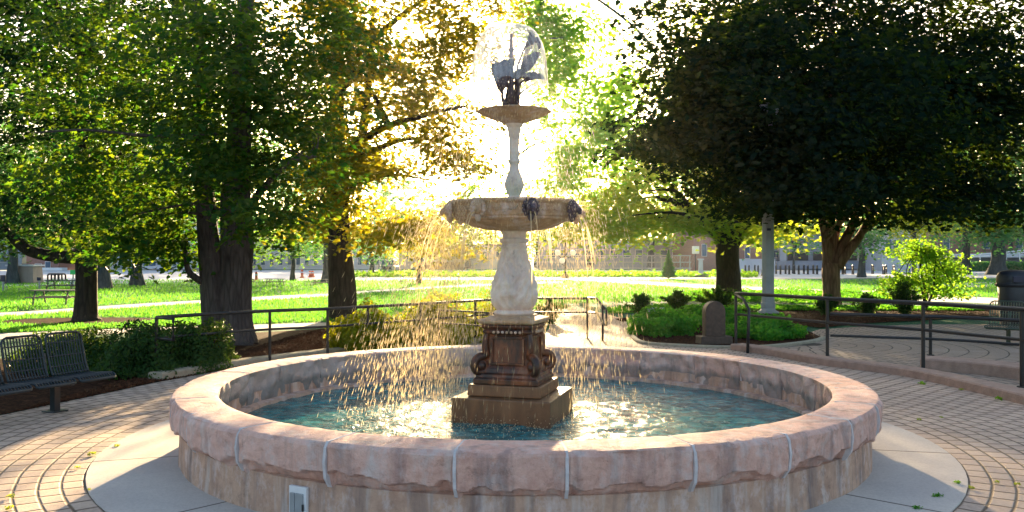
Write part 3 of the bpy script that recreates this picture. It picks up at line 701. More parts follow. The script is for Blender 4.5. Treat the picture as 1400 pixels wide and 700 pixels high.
# ================================================================== VEGETATION
DENS = 3.1
def leaf_template(kind):
    if kind == 'maple':   # lobed leaf folded on its midrib, two ngons
        half = [(0, -.5), (.30, -.42), (.26, -.18), (.52, -.02), (.24, .10), (.26, .30), (0, .52)]
    elif kind == 'oval':
        half = [(0, -.5), (.24, -.18), (.22, .18), (0, .5)]
    elif kind == 'needle':
        half = [(0, -.5), (.10, -.1), (.07, .3), (0, .5)]
    elif kind == 'blade':
        half = [(0, -.5), (.06, -.1), (.04, .3), (0, .5)]
    n = len(half); vs = [(x, y, .28 * x - .25 * y * y) for x, y in half]
    left = [(-x, y, .28 * x - .25 * y * y) for x, y in half[1:-1]]
    vs = vs + left
    f1 = list(range(n)); f2 = [0] + [n - 1] + list(range(n + len(left) - 1, n - 1, -1))
    return np.array(vs), [f1, f2]
def leaves(name, C_, N_, S_, mat, kind='maple', parent=None, roll=None):
    """C_ centres, N_ normals, S_ sizes"""
    T, Fs = leaf_template(kind); n = len(C_); N_ = N_ / (np.linalg.norm(N_, axis=1)[:, None] + 1e-9)
    rv = rng.normal(size=(n, 3)) if roll is None else roll
    u = np.cross(N_, rv); u /= np.linalg.norm(u, axis=1)[:, None] + 1e-9; w = np.cross(N_, u)
    V = C_[:, None, :] + S_[:, None, None] * (T[None, :, 0:1] * w[:, None, :] + T[None, :, 1:2] * u[:, None, :] + T[None, :, 2:3] * N_[:, None, :])
    k = len(T); lp = np.concatenate([np.array(f) for f in Fs]); sz = np.array([len(f) for f in Fs])
    L = (np.arange(n)[:, None] * k + lp[None, :]).ravel()
    return npmesh(name, V.reshape(-1, 3), L, np.tile(sz, n), mat, parent)
def spray_points(blobs, d, mpp, density, leafpx, cl=26, thick=None, droop=.35, shell=.45):
    """blobs: (px, py, rx, ry, density factor[, depth offset m]) in picture pixels measured at depth d"""
    CC = []; NN = []; clusters = []
    for b in blobs:
        px, py, rx, ry, f = b[:5]; dy = b[5] if len(b) > 5 else 0
        dd = d + dy; s = dd / F_
        c = np.array([(px - 700) * s, dd, EYE + (HY - py) * s]); rad = np.array([rx * s, (thick or rx * s), ry * s])
        n = int(DENS * density * f * PI * rx * ry / (leafpx ** 2) )
        nc = max(2, n // cl)
        u = rng.normal(size=(nc, 3)); u /= np.linalg.norm(u, axis=1)[:, None]; q = rng.uniform(0, 1, nc) ** shell
        cc = c + u * q[:, None] * rad
        clusters.append(cc)
        size = leafpx * s
        out = u.copy(); 
        # each cluster is a flattened spray tilted outward and down
        per = cl
        g = rng.normal(size=(nc, per, 3)) * np.array([1, 1, .30]) * size * 3.0
        tilt = out[:, None, :] * np.array([1, 1, 0]); 
        rad_d = (g * tilt).sum(-1)
        P = cc[:, None, :] + g; P[..., 2] -= droop * rad_d + .04 * rng.normal(size=(nc, per)) * size * 6
        N = np.array([0, 0, 1.0]) + tilt * droop * 1.1 + rng.normal(size=(nc, per, 3)) * .50
        N = N + np.array([0, -.25, 0])
        CC.append(P.reshape(-1, 3)); NN.append(N.reshape(-1, 3))
    return np.concatenate(CC), np.concatenate(NN), np.concatenate(clusters)
def limbs(m, top, clusters, r0, n=8, n2=4, seg=5, seed=0, spread=1.0):
    rs = random.Random(seed); idx = rng.permutation(len(clusters))[:n]
    for i in idx:
        e = Vector(clusters[i])
        ok = [p for p in top if p.z < e.z - .12 * math.hypot(p.x - e.x, p.y - e.y)] or top[:1]
        st = min(ok, key=lambda p: (p - e).length * rs.uniform(.9, 1.25))
        if (st - e).length > 5.5 or (e.z < 1.9 and r0 > .02): continue
        mid = st.lerp(e, .45) + Vector((rs.uniform(-.3, .3), rs.uniform(-.3, .3), abs((e - st).length) * .12 * spread))
        L = smooth_line([st, mid, e], seg); k = len(L)
        m.tube(L, [r0 * (1 - .85 * j / (k - 1)) ** 1.4 + .008 for j in range(k)], 7, False)
        for q in range(n2):
            j = rs.randrange(k // 3, k - 1); dist = np.linalg.norm(clusters - np.array(L[j]), axis=1)
            near = np.argsort(dist)[:12]; e2 = Vector(clusters[near[rs.randrange(len(near))]])
            if e2.z < 1.9 and r0 > .02: continue
            md = L[j].lerp(e2, .5) + Vector((rs.uniform(-.15, .15), rs.uniform(-.15, .15), .1))
            rr = r0 * (1 - .8 * j / (k - 1)) * .4
            m.tube(smooth_line([L[j], md, e2], 3), [rr * (1 - .75 * t / 6) for t in range(7)], 5, False)
SUNA, SUNE = .6, 11.0
def litzone(C_):
    # leaves thinned along sun rays so the basin and chosen paving get lit
    k = (C_[:, 2] - .3) / math.tan(R(SUNE)); lx = C_[:, 0] - k * math.sin(R(SUNA)); ly = C_[:, 1] - k * math.cos(R(SUNA))
    z = (np.hypot(lx - .1, ly - 7.7) < 3.9) | ((lx > -4.25) & (lx < -2.5) & (ly > 4.5) & (ly < 9.5)) | ((lx > -5.9) & (lx < -5.2) & (ly > 3.5) & (ly < 10)) | ((lx > 2.8) & (lx < 4.1) & (ly > 4) & (ly < 7.5)) | ((np.abs(lx - 1.2) < 1.3) & (ly > 11) & (ly < 22))
    z2 = (lx > -3.3) & (lx < .4) & (ly > 12.3) & (ly < 17.5)
    return ~((z & (rng.uniform(0, 1, len(C_)) < np.where(C_[:, 1] > 40, .72, .90))) | (z2 & (rng.uniform(0, 1, len(C_)) < .7)))
def tree(name, label, cat, trunks, blobs, d, leafmat_, barkm, density=3.2, leafpx=6, kind='maple', lr=.09, nl=10, thick=None, group=None, cl=26, size_j=.3, flare=1.5, droop=.35, crownmats=None, gap=None, jit=.16, voids=.55):
    """trunks: list of (points [(px,py,ddepth)], radius px list) in picture pixels at depth d"""
    s = d / F_; base = trunks[0][0][0]; b = Vector(((base[0] - 700) * s, d, 0))
    root = empty(name, b, 0, label, cat, group)
    m = MB(); tops = []
    for pts, rad in trunks:
        L = [Vector(((p[0] - 700) * s, d + (p[2] if len(p) > 2 else 0), EYE + (HY - p[1]) * s)) for p in pts]
        LL = smooth_line(L, 5); rr = np.interp(np.linspace(0, len(rad) - 1, len(LL)), range(len(rad)), [r * s for r in rad])
        m.tube(LL, list(rr), 16, True, jit, d); tops += [p for p in LL if p.z > (2.2 if lr > .02 else LL[-1].z - .3)] if (rad[0] > 5.5 or not tops) else []
    C_, N_, cl_ = spray_points(blobs, d, s, density, leafpx, cl, thick, droop)
    if lr: limbs(m, tops, cl_, lr, nl, 5, 5, int(d))
    if gap is not None:
        keep = gap(C_); C_ = C_[keep]; N_ = N_[keep]
    if voids:
        f1 = 2.2 / (leafpx * s * 8); q = np.sin(C_[:, 0] * f1 + 1.7 * np.sin(C_[:, 2] * f1 * .8 + d)) + np.sin(C_[:, 1] * f1 * 1.1 + 1.3 * np.sin(C_[:, 0] * f1 * .7)) + 1.2 * np.sin(C_[:, 2] * f1 * 1.6 + 1.5 * np.sin(C_[:, 1] * f1 * .6 + 2))
        kk = (q > -voids) | (rng.uniform(0, 1, len(C_)) < .15); C_ = C_[kk]; N_ = N_[kk]
    keep = litzone(C_); C_ = C_[keep]; N_ = N_[keep]
    up = C_[:, 2] > .35; C_ = C_[up]; N_ = N_[up]
    for i in range(len(m.v)): m.v[i] = (m.v[i][0] - b.x, m.v[i][1] - b.y, m.v[i][2])
    m.build('trunk', barkm, root, smooth=True)
    S_ = leafpx * s * rng.uniform(1 - size_j, 1 + size_j, len(C_)) * 1.15
    leaves('crown', C_ - np.array(b), N_, S_, leafmat_, kind, root)
    return root
# the corridor the low sun shines down must stay open in the far crowns
SUNA, SUNE = .6, 11.0
def sungap(rad):
    def f(C_):
        # keep leaves that are not within rad (m) of the line from the fountain column toward the sun
        s = np.array([math.sin(R(SUNA)) * math.cos(R(SUNE)), math.cos(R(SUNA)) * math.cos(R(SUNE)), math.sin(R(SUNE))])
        o = np.array([0, 7.7, 1.6]); q = C_ - o; t = q @ s; dd = np.linalg.norm(q - t[:, None] * s, axis=1)
        return (dd > rad * (1 + .35 * np.sin(C_[:, 0] * 2.1 + C_[:, 2] * 1.7))) | (rng.uniform(0, 1, len(C_)) < .12)
    return f
# 1 big maple with the divided grey trunk
tree('maple_tree', 'large maple with a thick grey divided trunk in the mulch bed left of the fountain', 'tree',
     [([(322, 472), (320, 440), (322, 390), (324, 330), (322, 270), (326, 200), (330, 90), (340, -60)], [31, 25, 23, 22, 20, 17, 13, 8]),
      ([(297, 472, -.1), (298, 440, -.1), (296, 390, -.1), (288, 330, -.1), (282, 280, -.05), (268, 180, .2), (262, 80, .4), (255, -60, .5)], [22, 19, 18, 15, 13, 11, 8, 5]),
      ([(330, 474, -.15), (345, 474, -.3), (362, 476, -.4)], [14, 8, 3]), ([(290, 472, -.2), (283, 478, -.5), (276, 482, -.7)], [13, 8, 3]), ([(310, 470, -.2), (308, 480, -.6), (306, 486, -.9)], [14, 8, 3]),
      ([(320, 325, -.1), (350, 285, -.4), (385, 250, -.7), (430, 215, -.9)], [9, 6, 3.5, 1]),
      ([(282, 385, -.2), (270, 372, -.4), (268, 350, -.5), (272, 330, -.6)], [5, 4, 3, 2]),
      ([(330, 195, -1.2), (270, 206, -1.9), (200, 203, -2.3), (150, 210, -2.6)], [2.6, 2.2, 1.5, .7])],
     [(300, 120, 150, 130, .62), (190, 200, 120, 120, .7), (400, 190, 95, 110, .6), (245, 335, 55, 38, .9), (375, 305, 60, 42, .8, -.5), (170, 310, 60, 35, .8), (330, -190, 230, 170, .35), (110, 60, 120, 90, .6), (460, 60, 80, 70, .5), (300, 225, 75, 60, .8, -1.6), (320, 90, 110, 90, .6, -2.2), (390, 300, 70, 30, .9, -1.2), (430, 330, 45, 14, .8, -.6), (215, 300, 70, 40, .8, -1.2), (235, 352, 40, 18, .8, -.8), (150, 340, 50, 12, .8), (500, 170, 40, 18, .5, -1), (120, 250, 70, 50, .6, -.5)],
     15.9, M['maple'], M['bark'], 2.9, 6.6, lr=.05, nl=14, thick=2.6)
# 2 the trunk behind, golden crown
tree('maple_tree', 'maple with a straight dark trunk and sun-gilded foliage reaching toward the fountain', 'tree',
     [([(469, 440), (468, 420), (467, 380), (464, 330), (462, 260), (460, 160), (462, 40), (470, -60)], [22, 19, 17.5, 16, 14, 11, 8, 5]),
      ([(464, 270, 0), (490, 200, .2), (500, 120, .3), (505, 40, .4)], [9, 7, 5, 3]),
      ([(463, 220, 0), (520, 180, -.3), (590, 160, -.5), (640, 150, -.6)], [6, 5, 3, 1.5])],
     [(520, 120, 110, 110, .50), (500, 255, 90, 60, .9), (445, 300, 60, 32, 1.0), (540, 325, 65, 26, 1.2), (610, 340, 50, 22, 1.0), (590, 220, 60, 40, .7), (470, 20, 150, 60, .6), (610, 60, 55, 50, .65), (500, -140, 190, 110, .35), (620, 275, 30, 22, .55), (645, 185, 45, 70, .38), (650, 235, 42, 40, .45), (655, 60, 45, 60, .45), (640, 0, 80, 40, .6), (560, 300, 60, 25, .8), (465, 230, 60, 90, .7, -2), (480, 90, 80, 90, .5, -2), (600, 120, 60, 70, .45)],
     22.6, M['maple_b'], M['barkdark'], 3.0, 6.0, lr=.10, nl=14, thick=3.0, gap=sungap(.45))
# 3 far-left tree
tree('maple_tree', 'low-branched maple with a very dark trunk in its mulch ring at the left edge', 'tree',
     [([(118, 440), (117, 430), (117, 400), (118, 350), (116, 280), (112, 180), (110, 60)], [21, 16, 14, 14, 11, 8, 5]),
      ([(114, 352, 0), (80, 350, -.3), (50, 340, -.5), (20, 310, -.6), (-20, 280, -.7)], [9, 8, 7, 5, 3]),
      ([(114, 330, 0), (95, 318, .3), (70, 300, .5), (40, 270, .6)], [7, 6, 5, 3])],
     [(70, 150, 150, 150, .8), (60, 295, 130, 42, .9), (190, 290, 60, 60, .8), (-80, 240, 110, 120, .6), (60, -100, 210, 140, .4), (30, 30, 130, 70, .8), (215, 345, 38, 18, .7), (20, 335, 60, 14, .8), (170, 350, 30, 10, .9), (240, 40, 120, 100, .6)],
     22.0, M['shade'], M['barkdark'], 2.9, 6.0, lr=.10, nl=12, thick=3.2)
# 4 right dark-trunk tree with yellow-green skirts
tree('lime_tree', 'tree with a stout furrowed dark trunk and yellow-green foliage behind the stone marker', 'tree',
     [([(997, 412), (996, 400), (995, 370), (994, 335), (996, 322), (990, 280), (985, 200), (990, 80)], [22, 18, 15.5, 15.5, 19, 12, 9, 5]),
      ([(1006, 326, 0), (1030, 290, .3), (1070, 250, .5)], [9, 7, 3]), ([(985, 328, 0), (955, 290, .2), (900, 270, .4)], [8, 5, 2])],
     [(885, 300, 85, 30, 1.0), (950, 290, 70, 35, .9), (800, 310, 55, 24, .8), (830, 270, 60, 30, .6), (930, 230, 80, 50, .6), (1050, 320, 60, 25, .9), (1000, 60, 120, 130, .4), (1005, 300, 30, 15, 1.0)],
     35.5, M['lime'], M['barkdark'], 2.8, 6.0, lr=.14, nl=12, thick=3.5, gap=sungap(1.3))
# 5 light green tall tree behind the column
tree('locust_tree', 'tall airy light-green tree with drooping foliage directly behind the fountain', 'tree',
     [([(704, 388), (704, 370), (704, 300), (703, 230), (702, 160), (715, 90), (735, 20), (760, -60)], [9, 7, 7, 6, 5, 3.5, 3, 2]),
      ([(790, -20, 0), (850, 20, .3), (885, 50, .6), (900, 70, .8)], [1.5, 2, 2, 1])],
     [(765, 90, 46, 90, 1.2), (748, 190, 30, 75, .6), (770, 250, 45, 35, .9), (665, 240, 30, 40, .4), (800, 190, 70, 60, 1.2), (870, 205, 55, 60, 1.0), (745, 20, 60, 40, 1.0), (850, 130, 60, 50, .7), (820, 60, 40, 40, .4), (830, 260, 80, 30, .6), (900, -60, 120, 60, .4), (760, -100, 150, 70, .4), (950, 120, 60, 60, .5)],
     55, M['locust'], M['barkfar'], 2.6, 5.5, kind='maple', lr=.10, nl=10, thick=3.5, gap=sungap(.9), droop=.9)
# 6 multi-stemmed purple tree
tree('dark_maple_tree', 'broad maple with near-black foliage on reddish forked stems beyond the right railing', 'tree',
     [([(1137, 418), (1137, 400), (1136, 375), (1137, 360)], [15, 12, 12, 12]),
      ([(1132, 368, 0), (1131, 350, 0), (1126, 320, -.1), (1122, 300, -.1), (1118, 270, -.2), (1100, 200, -.4)], [7, 6.5, 5.5, 5, 4, 2]),
      ([(1137, 366, .1), (1140, 335, .1), (1138, 305, .1), (1134, 270, .2), (1140, 150, .3)], [7, 6.5, 5.5, 4.5, 2]),
      ([(1141, 366, 0), (1150, 340, 0), (1163, 310, -.1), (1172, 280, -.2), (1190, 200, -.4)], [8, 6.5, 5.5, 4.5, 2]),
      ([(1144, 365, -.1), (1160, 340, -.2), (1174, 320, -.2), (1186, 295, -.3), (1215, 250, -.6)], [7, 6, 5, 4, 2]),
      ([(1150, 345, .2), (1148, 325, .3), (1156, 295, .4), (1158, 250, .5)], [4, 3.5, 3, 2])],
     [(1150, 120, 230, 130, .95), (985, 165, 120, 75, .85, -2), (1330, 150, 190, 130, .95), (1190, 255, 190, 42, 1.05, -1), (930, 205, 75, 42, .6, -2), (1040, 60, 130, 70, .85, -2), (1260, -60, 330, 120, .45), (900, 82, 45, 14, .7, -3), (1370, 270, 90, 26, .9, -2), (1100, 285, 80, 22, .9, -2), (1010, 255, 60, 25, .6, -2), (1060, 215, 110, 75, .9, -5), (1000, 120, 100, 110, .8, -5), (1090, 268, 80, 25, .9, -5), (1180, 160, 130, 110, .7, -5), (880, 165, 60, 10, .6, -3), (870, 215, 55, 9, .7, -3), (905, 245, 50, 9, .6, -2), (935, 120, 60, 12, .6, -4), (900, 190, 50, 8, .7, -4), (1230, 298, 60, 9, .8, -3), (1330, 290, 60, 9, .8, -4), (1020, 285, 60, 9, .8, -4), (1400, 300, 60, 9, .8, -4), (900, 40, 70, 10, .5, -3), (930, 10, 50, 14, .5, -3)],
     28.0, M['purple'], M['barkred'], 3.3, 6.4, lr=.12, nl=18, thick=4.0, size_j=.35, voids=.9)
# background trees ---------------------------------------------------
def bgtree(label, px, by, w, top, bot, crown_w, d=None, mat='farleaf', dens=3.0, leafpx=4.5, th=3.5, group='trees standing on the far side of the lawn', cx=None, bark='barkfar', name='lawn_tree'):
    d = d or F_ * EYE / (by - HY); cx = cx or px
    h = (bot - top) / 2; my = (bot + top) / 2
    return tree(name, label, 'tree', [([(px, by), (px, (by + bot) / 2), (px + 1, bot - 4), (px - 2, my)], [w * .8, w * .5, w * .45, w * .25])],
        [(cx, my, crown_w / 2, h, .55), (cx - crown_w * .25, my + h * .25, crown_w * .28, h * .6, .6), (cx + crown_w * .25, my + h * .1, crown_w * .28, h * .65, .6), (cx, my - h * .5, crown_w * .32, h * .5, .6)],
        d, M[mat], M[bark], dens, leafpx, kind='oval', lr=.12, nl=5, thick=th, group=group, cl=18)
bgtree('background tree with a plain grey-blue trunk just left of the big divided maple', 187, 391, 14, 230, 352, 150)
bgtree('wide-based dark tree close behind the left maple trunk with mulch at its foot', 141, 395, 17, 240, 350, 110, mat='shade')
bgtree('dark tree at the left edge beside the tan stone wall', 17, 388, 13, 200, 355, 150, mat='farleaf')
bgtree('small bright tree with thin trunk near the orange markers', 400, 384, 6, 300, 362, 110, mat='locust')
bgtree('pale grey-blue trunk right behind the golden maple', 447, 387, 12, 300, 355, 80, mat='farleaf')
bgtree('teal-green tree beside the parked car', 508, 378, 7, 318, 362, 56, mat='farleaf')
bgtree('slender hazy tree right of the parked car', 573, 388, 6, 295, 360, 70, mat='lime')
bgtree('round dark tree far right, the one nearer the frame edge, with a forked trunk', 1364, 375.5, 20, 262, 350, 130, mat='farleaf')
bgtree('round teal tree far right with a slim straight trunk', 1320, 375, 11, 262, 340, 120, mat='farleaf')
bgtree('small round green tree behind the bicycle stands on the right', 1178, 379, 9, 308, 352, 92, mat='farleaf')
bgtree('small pale teal tree between the grey light pole and the reddish stems', 1085, 374, 3, 318, 345, 46, mat='farleaf')
bgtree('green tree leaning beside the brick building', 1046, 377, 7, 285, 345, 90, mat='locust')
bgtree('bright yellow-green tree hanging over the bicycle stands', 1250, 378, 5, 270, 335, 110, mat='lime')
# tree line closing the view
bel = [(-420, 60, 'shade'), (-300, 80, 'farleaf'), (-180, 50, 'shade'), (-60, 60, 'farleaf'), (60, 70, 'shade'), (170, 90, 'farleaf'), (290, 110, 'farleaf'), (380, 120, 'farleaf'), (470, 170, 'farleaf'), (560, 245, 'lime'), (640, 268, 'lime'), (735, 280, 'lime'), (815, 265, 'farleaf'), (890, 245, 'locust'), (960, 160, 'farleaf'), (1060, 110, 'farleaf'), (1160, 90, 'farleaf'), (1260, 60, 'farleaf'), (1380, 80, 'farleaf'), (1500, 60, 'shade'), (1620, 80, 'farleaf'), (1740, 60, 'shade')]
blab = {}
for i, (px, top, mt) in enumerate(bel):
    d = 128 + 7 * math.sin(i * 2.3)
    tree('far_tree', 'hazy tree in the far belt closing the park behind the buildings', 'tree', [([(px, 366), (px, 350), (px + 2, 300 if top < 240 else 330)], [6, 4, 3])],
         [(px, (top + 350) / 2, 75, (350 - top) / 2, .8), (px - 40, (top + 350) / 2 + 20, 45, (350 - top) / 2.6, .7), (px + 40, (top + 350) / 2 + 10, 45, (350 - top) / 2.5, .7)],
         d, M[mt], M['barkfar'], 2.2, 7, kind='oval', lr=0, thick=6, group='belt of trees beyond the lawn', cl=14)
# shrubs --------------------------------------------------------------
def shrub(name, label, cat, cx, cy, rx, ry, h, n, size, mat, kind='oval', group=None, z0=.0, stems=True, up=.2, flat_top=False):
    root = empty(name, (cx, cy, 0), 0, label, cat, group)
    u = rng.normal(size=(n, 3)); u /= np.linalg.norm(u, axis=1)[:, None]; u[:, 2] = np.abs(u[:, 2]); q = rng.uniform(.0, 1, n) ** .33
    lump = 1 + .22 * np.sin(u[:, 0] * 5 + cx * 3) * np.cos(u[:, 1] * 6 + cy) + .10 * np.sin(u[:, 2] * 9 + cx)
    P = u * (q * lump)[:, None] * np.array([rx, ry, h])
    if flat_top: P[:, 2] = np.minimum(P[:, 2], h * .72 * (1 + .12 * rng.normal(size=n)))
    P[:, 2] += z0 + .02
    N = u * np.array([1, 1, .8]) + np.array([0, 0, up]) + rng.normal(size=(n, 3)) * .55
    m = MB()
    for i in range(9):
        a = random.uniform(0, 6.28); m.tube([(0, 0, 0), (rx * .3 * math.cos(a), ry * .3 * math.sin(a), h * .35), (rx * .75 * math.cos(a), ry * .75 * math.sin(a), h * .7)], [.02, .013, .005], 5)
    if stems: m.build('stem', M['barkdark'], root)
    leaves('foliage', P, N, size * rng.uniform(.7, 1.3, n), M[mat], kind, root)
    return root
def spiky(name, label, px, py, wpx, hpx, mat='yew', n=26, seed=1, group=None):
    """yew-like shrub of upright feathery shoots"""
    b = G(px, py); s = b.y / F_; rs = random.Random(seed); root = empty(name, b, 0, label, 'shrub', group)
    m = MB(); P = []; N = []; 
    for i in range(n):
        a = rs.uniform(0, 2 * PI); lean = rs.uniform(0, 1); L = hpx * s * rs.uniform(.65, 1.1)
        e = Vector((math.cos(a) * lean * wpx * s * .55, math.sin(a) * lean * wpx * s * .45, L * (1 - .35 * lean)))
        mid = e * .5 + Vector((0, 0, .08 * L)); pts = smooth_line([Vector((0, 0, 0)), mid, e], 6)
        m.tube(pts, [.011 * (1 - .8 * j / (len(pts) - 1)) for j in range(len(pts))], 4, False)
        for q in range(90):
            t = rs.uniform(.15, 1); k = t * (len(pts) - 1); j = min(int(k), len(pts) - 2); p = pts[j].lerp(pts[j + 1], k - j)
            off = Vector((rs.gauss(0, 1), rs.gauss(0, 1), rs.gauss(0, .7))) * .05 * (1.2 - .5 * t)
            P.append(p + off); N.append(Vector((rs.gauss(0, 1), rs.gauss(0, 1), .6 + rs.gauss(0, 1))))
    m.build('stem', M['barkdark'], root); P = np.array(P); N = np.array(N)
    leaves('foliage', P, N, .065 * rng.uniform(.7, 1.3, len(P)), M[mat], 'oval', root); return root
def shpx(name, label, px, by, wpx, hpx, depth, n, size, mat, group=None, cat='shrub', **k):
    b = G(px, by); s = b.y / F_; return shrub(name, label, cat, b.x, b.y + depth, wpx * s / 2, depth, hpx * s, n, size, M and mat, 'oval', group, **k)
g = 'yew shrubs in the bed behind the left bench'
shpx('yew_shrub', 'dark clipped yew directly behind the bench back', 60, 515, 170, 50, .8, 9000, .055, 'yew', g)
shpx('yew_shrub', 'dark clipped yew between the bench end and the railing loop', 170, 521, 150, 68, .9, 12000, .055, 'yew', g)
shpx('yew_shrub', 'yew with a bright sunlit yellow tip where the mulch bed opens', 252, 512, 92, 66, .75, 8500, .05, 'yew', g)
shpx('gold_shrub', 'tip of bright golden growth at the right end of the left hedge', 288, 503, 26, 50, .3, 1300, .045, 'gold')
shpx('gold_shrub', 'small wisp of golden growth above the bench back', 95, 478, 60, 18, .2, 350, .05, 'gold')
g = 'shrubs behind the basin railing'
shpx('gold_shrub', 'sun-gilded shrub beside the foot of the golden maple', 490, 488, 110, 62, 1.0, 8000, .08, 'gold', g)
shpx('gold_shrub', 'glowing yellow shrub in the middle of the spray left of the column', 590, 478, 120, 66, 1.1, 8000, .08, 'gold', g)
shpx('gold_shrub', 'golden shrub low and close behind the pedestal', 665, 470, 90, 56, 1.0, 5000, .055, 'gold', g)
spiky('upright_shrub', 'upright brown-green shrub just right of the urn behind the railing', 752, 443, 48, 36, 'yew', 26, 5)
spiky('yew_shrub', 'feathery yew beside the grey granite block', 878, 434, 48, 34, 'yew', 24, 7)
spiky('yew_shrub', 'rounded feathery yew right of the granite block', 926, 425, 44, 30, 'yew', 36, 8)
spiky('yew_shrub', 'broad feathery yew at the foot of the furrowed dark trunk', 985, 424, 78, 32, 'yew', 44, 9)
spiky('yew_shrub', 'dark yew behind the first post of the right railing', 1130, 431, 36, 30, 'yew', 24, 10)
spiky('yew_shrub', 'ragged yew between the reddish stems and the small maple', 1186, 432, 44, 32, 'yew', 26, 12)
spiky('yew_shrub', 'dark ragged yew under the small lacy maple', 1237, 432, 46, 48, 'yew', 34, 13)
shpx('ground_cover_clump', 'leafy green clump in the bed left of the stone marker', 918, 462, 104, 36, 1.1, 5500, .085, 'liri', 'green clumps around the stone marker', 'ground cover')
shpx('ground_cover_clump', 'leafy green clump in the bed right of the stone marker', 1066, 467, 112, 29, 1.0, 5500, .085, 'liri', 'green clumps around the stone marker', 'ground cover')
shpx('ground_cover_clump', 'leafy green clump directly behind the stone marker', 985, 448, 130, 26, 1.0, 4500, .085, 'liri', 'green clumps around the stone marker', 'ground cover')
# low juniper carpets
def carpet(name, label, poly, h, n, size, mat, kind='oval'):
    xs = np.array([p[0] for p in poly]); ys = np.array([p[1] for p in poly]); P = []
    while len(P) < n:
        x = rng.uniform(xs.min(), xs.max()); y = rng.uniform(ys.min(), ys.max()); ins = False; j = len(poly) - 1
        for i in range(len(poly)):
            if (poly[i][1] > y) != (poly[j][1] > y) and x < (poly[j][0] - poly[i][0]) * (y - poly[i][1]) / (poly[j][1] - poly[i][1]) + poly[i][0]: ins = not ins
            j = i
        if ins: P.append((x, y, 0))
    P = np.array(P); P[:, 2] = h * (.6 + .4 * np.sin(P[:, 0] * 2.3) * np.sin(P[:, 1] * 1.9 + 1)) * rng.uniform(.2, 1, n)
    N = rng.normal(size=(n, 3)) * .6 + np.array([0, -.4, .9])
    return tag(leaves(name, P, N, size * rng.uniform(.7, 1.3, n), M[mat], kind), label, 'ground cover', kind='stuff')
carpet('juniper_carpet', 'low dark green ground cover spread behind the grey light pole', [tuple(G(*p)[:2]) for p in ((900, 414), (1215, 416), (1230, 408), (1170, 402), (1060, 400), (1000, 402), (940, 405))], .30, 15000, .10, 'liri')
carpet('lawn_edge_grass', 'strip of long bright grass along the far edge of the beds', [tuple(G(*p)[:2]) for p in ((830, 430), (900, 425), (1120, 425), (1345, 425), (1345, 421), (1120, 420), (900, 419), (830, 424))], .12, 9000, .10, 'liri')
carpet('grass_border', 'rough grass fringe before the construction fence', [tuple(G(*p)[:2]) for p in ((470, 379.2), (1035, 379.2), (1035, 376.5), (470, 376.5))], .55, 5000, .35, 'locust')
# bark chips on the mulch
carpet('bark_chips', 'loose brown bark chips covering the left planting bed', lb[1:-5] , .035, 30000, .06, 'chips', 'needle')
carpet('bark_chips', 'loose brown bark chips under the planting by the stone marker', rb, .03, 7000, .05, 'chips', 'needle')
carpet('bark_chips', 'loose brown bark chips in the long bed beyond the terrace', rb2, .03, 9000, .06, 'chips', 'needle')
# small lacy maple
def lacy():
    tree('small_maple_tree', 'small lacy bright-green maple with thin stems beyond the right railing', 'tree',
        [([(1264, 424), (1266, 405), (1262, 385), (1258, 360), (1266, 335)], [2.2, 1.8, 1.5, 1.2, .6]), ([(1264, 424, .05), (1272, 400, .1), (1286, 385, .1), (1300, 372, .1)], [2, 1.6, 1.2, .6]), ([(1264, 424, -.05), (1258, 395, -.1), (1246, 378, -.1)], [2, 1.5, .7]), ([(1265, 424, .0), (1274, 395, -.1), (1275, 370, -.1), (1276, 350, -.2)], [1.8, 1.4, 1, .5])],
        [(1292, 376, 38, 14, .8), (1268, 350, 40, 9, .9), (1235, 388, 28, 16, .9), (1255, 338, 28, 8, .7), (1290, 400, 28, 12, .7), (1220, 345, 14, 5, .6), (1275, 362, 26, 8, .5), (1240, 410, 22, 12, .6)],
        26.0, M['locust'], M['barkdark'], 3.2, 3.5, lr=.012, nl=14, thick=.8, cl=14, jit=.05, voids=0)
lacy()
# conifer
b = G(914, 381); root = empty('conifer', b, 0, 'small dark cone-shaped evergreen standing alone before the construction fence', 'tree')
MB().tube([(0, 0, 0), (0, 0, 2.2)], [.09, .02], 8).build('trunk', M['barkfar'], root)
n = 3500; z = rng.uniform(0, 1, n) ** 1.2; a = rng.uniform(0, 2 * PI, n); rr = (1 - z) * (.62 + .12 * np.sin(z * 40)) * rng.uniform(.5, 1, n) ** .5
P = np.stack([rr * np.cos(a), rr * np.sin(a), .12 + z * 2.1], 1); leaves('foliage', P, np.stack([np.cos(a), np.sin(a), .3 + 0 * a], 1) + rng.normal(size=(n, 3)) * .4, .16 * rng.uniform(.6, 1.2, n), M['farleaf'], 'oval', root)
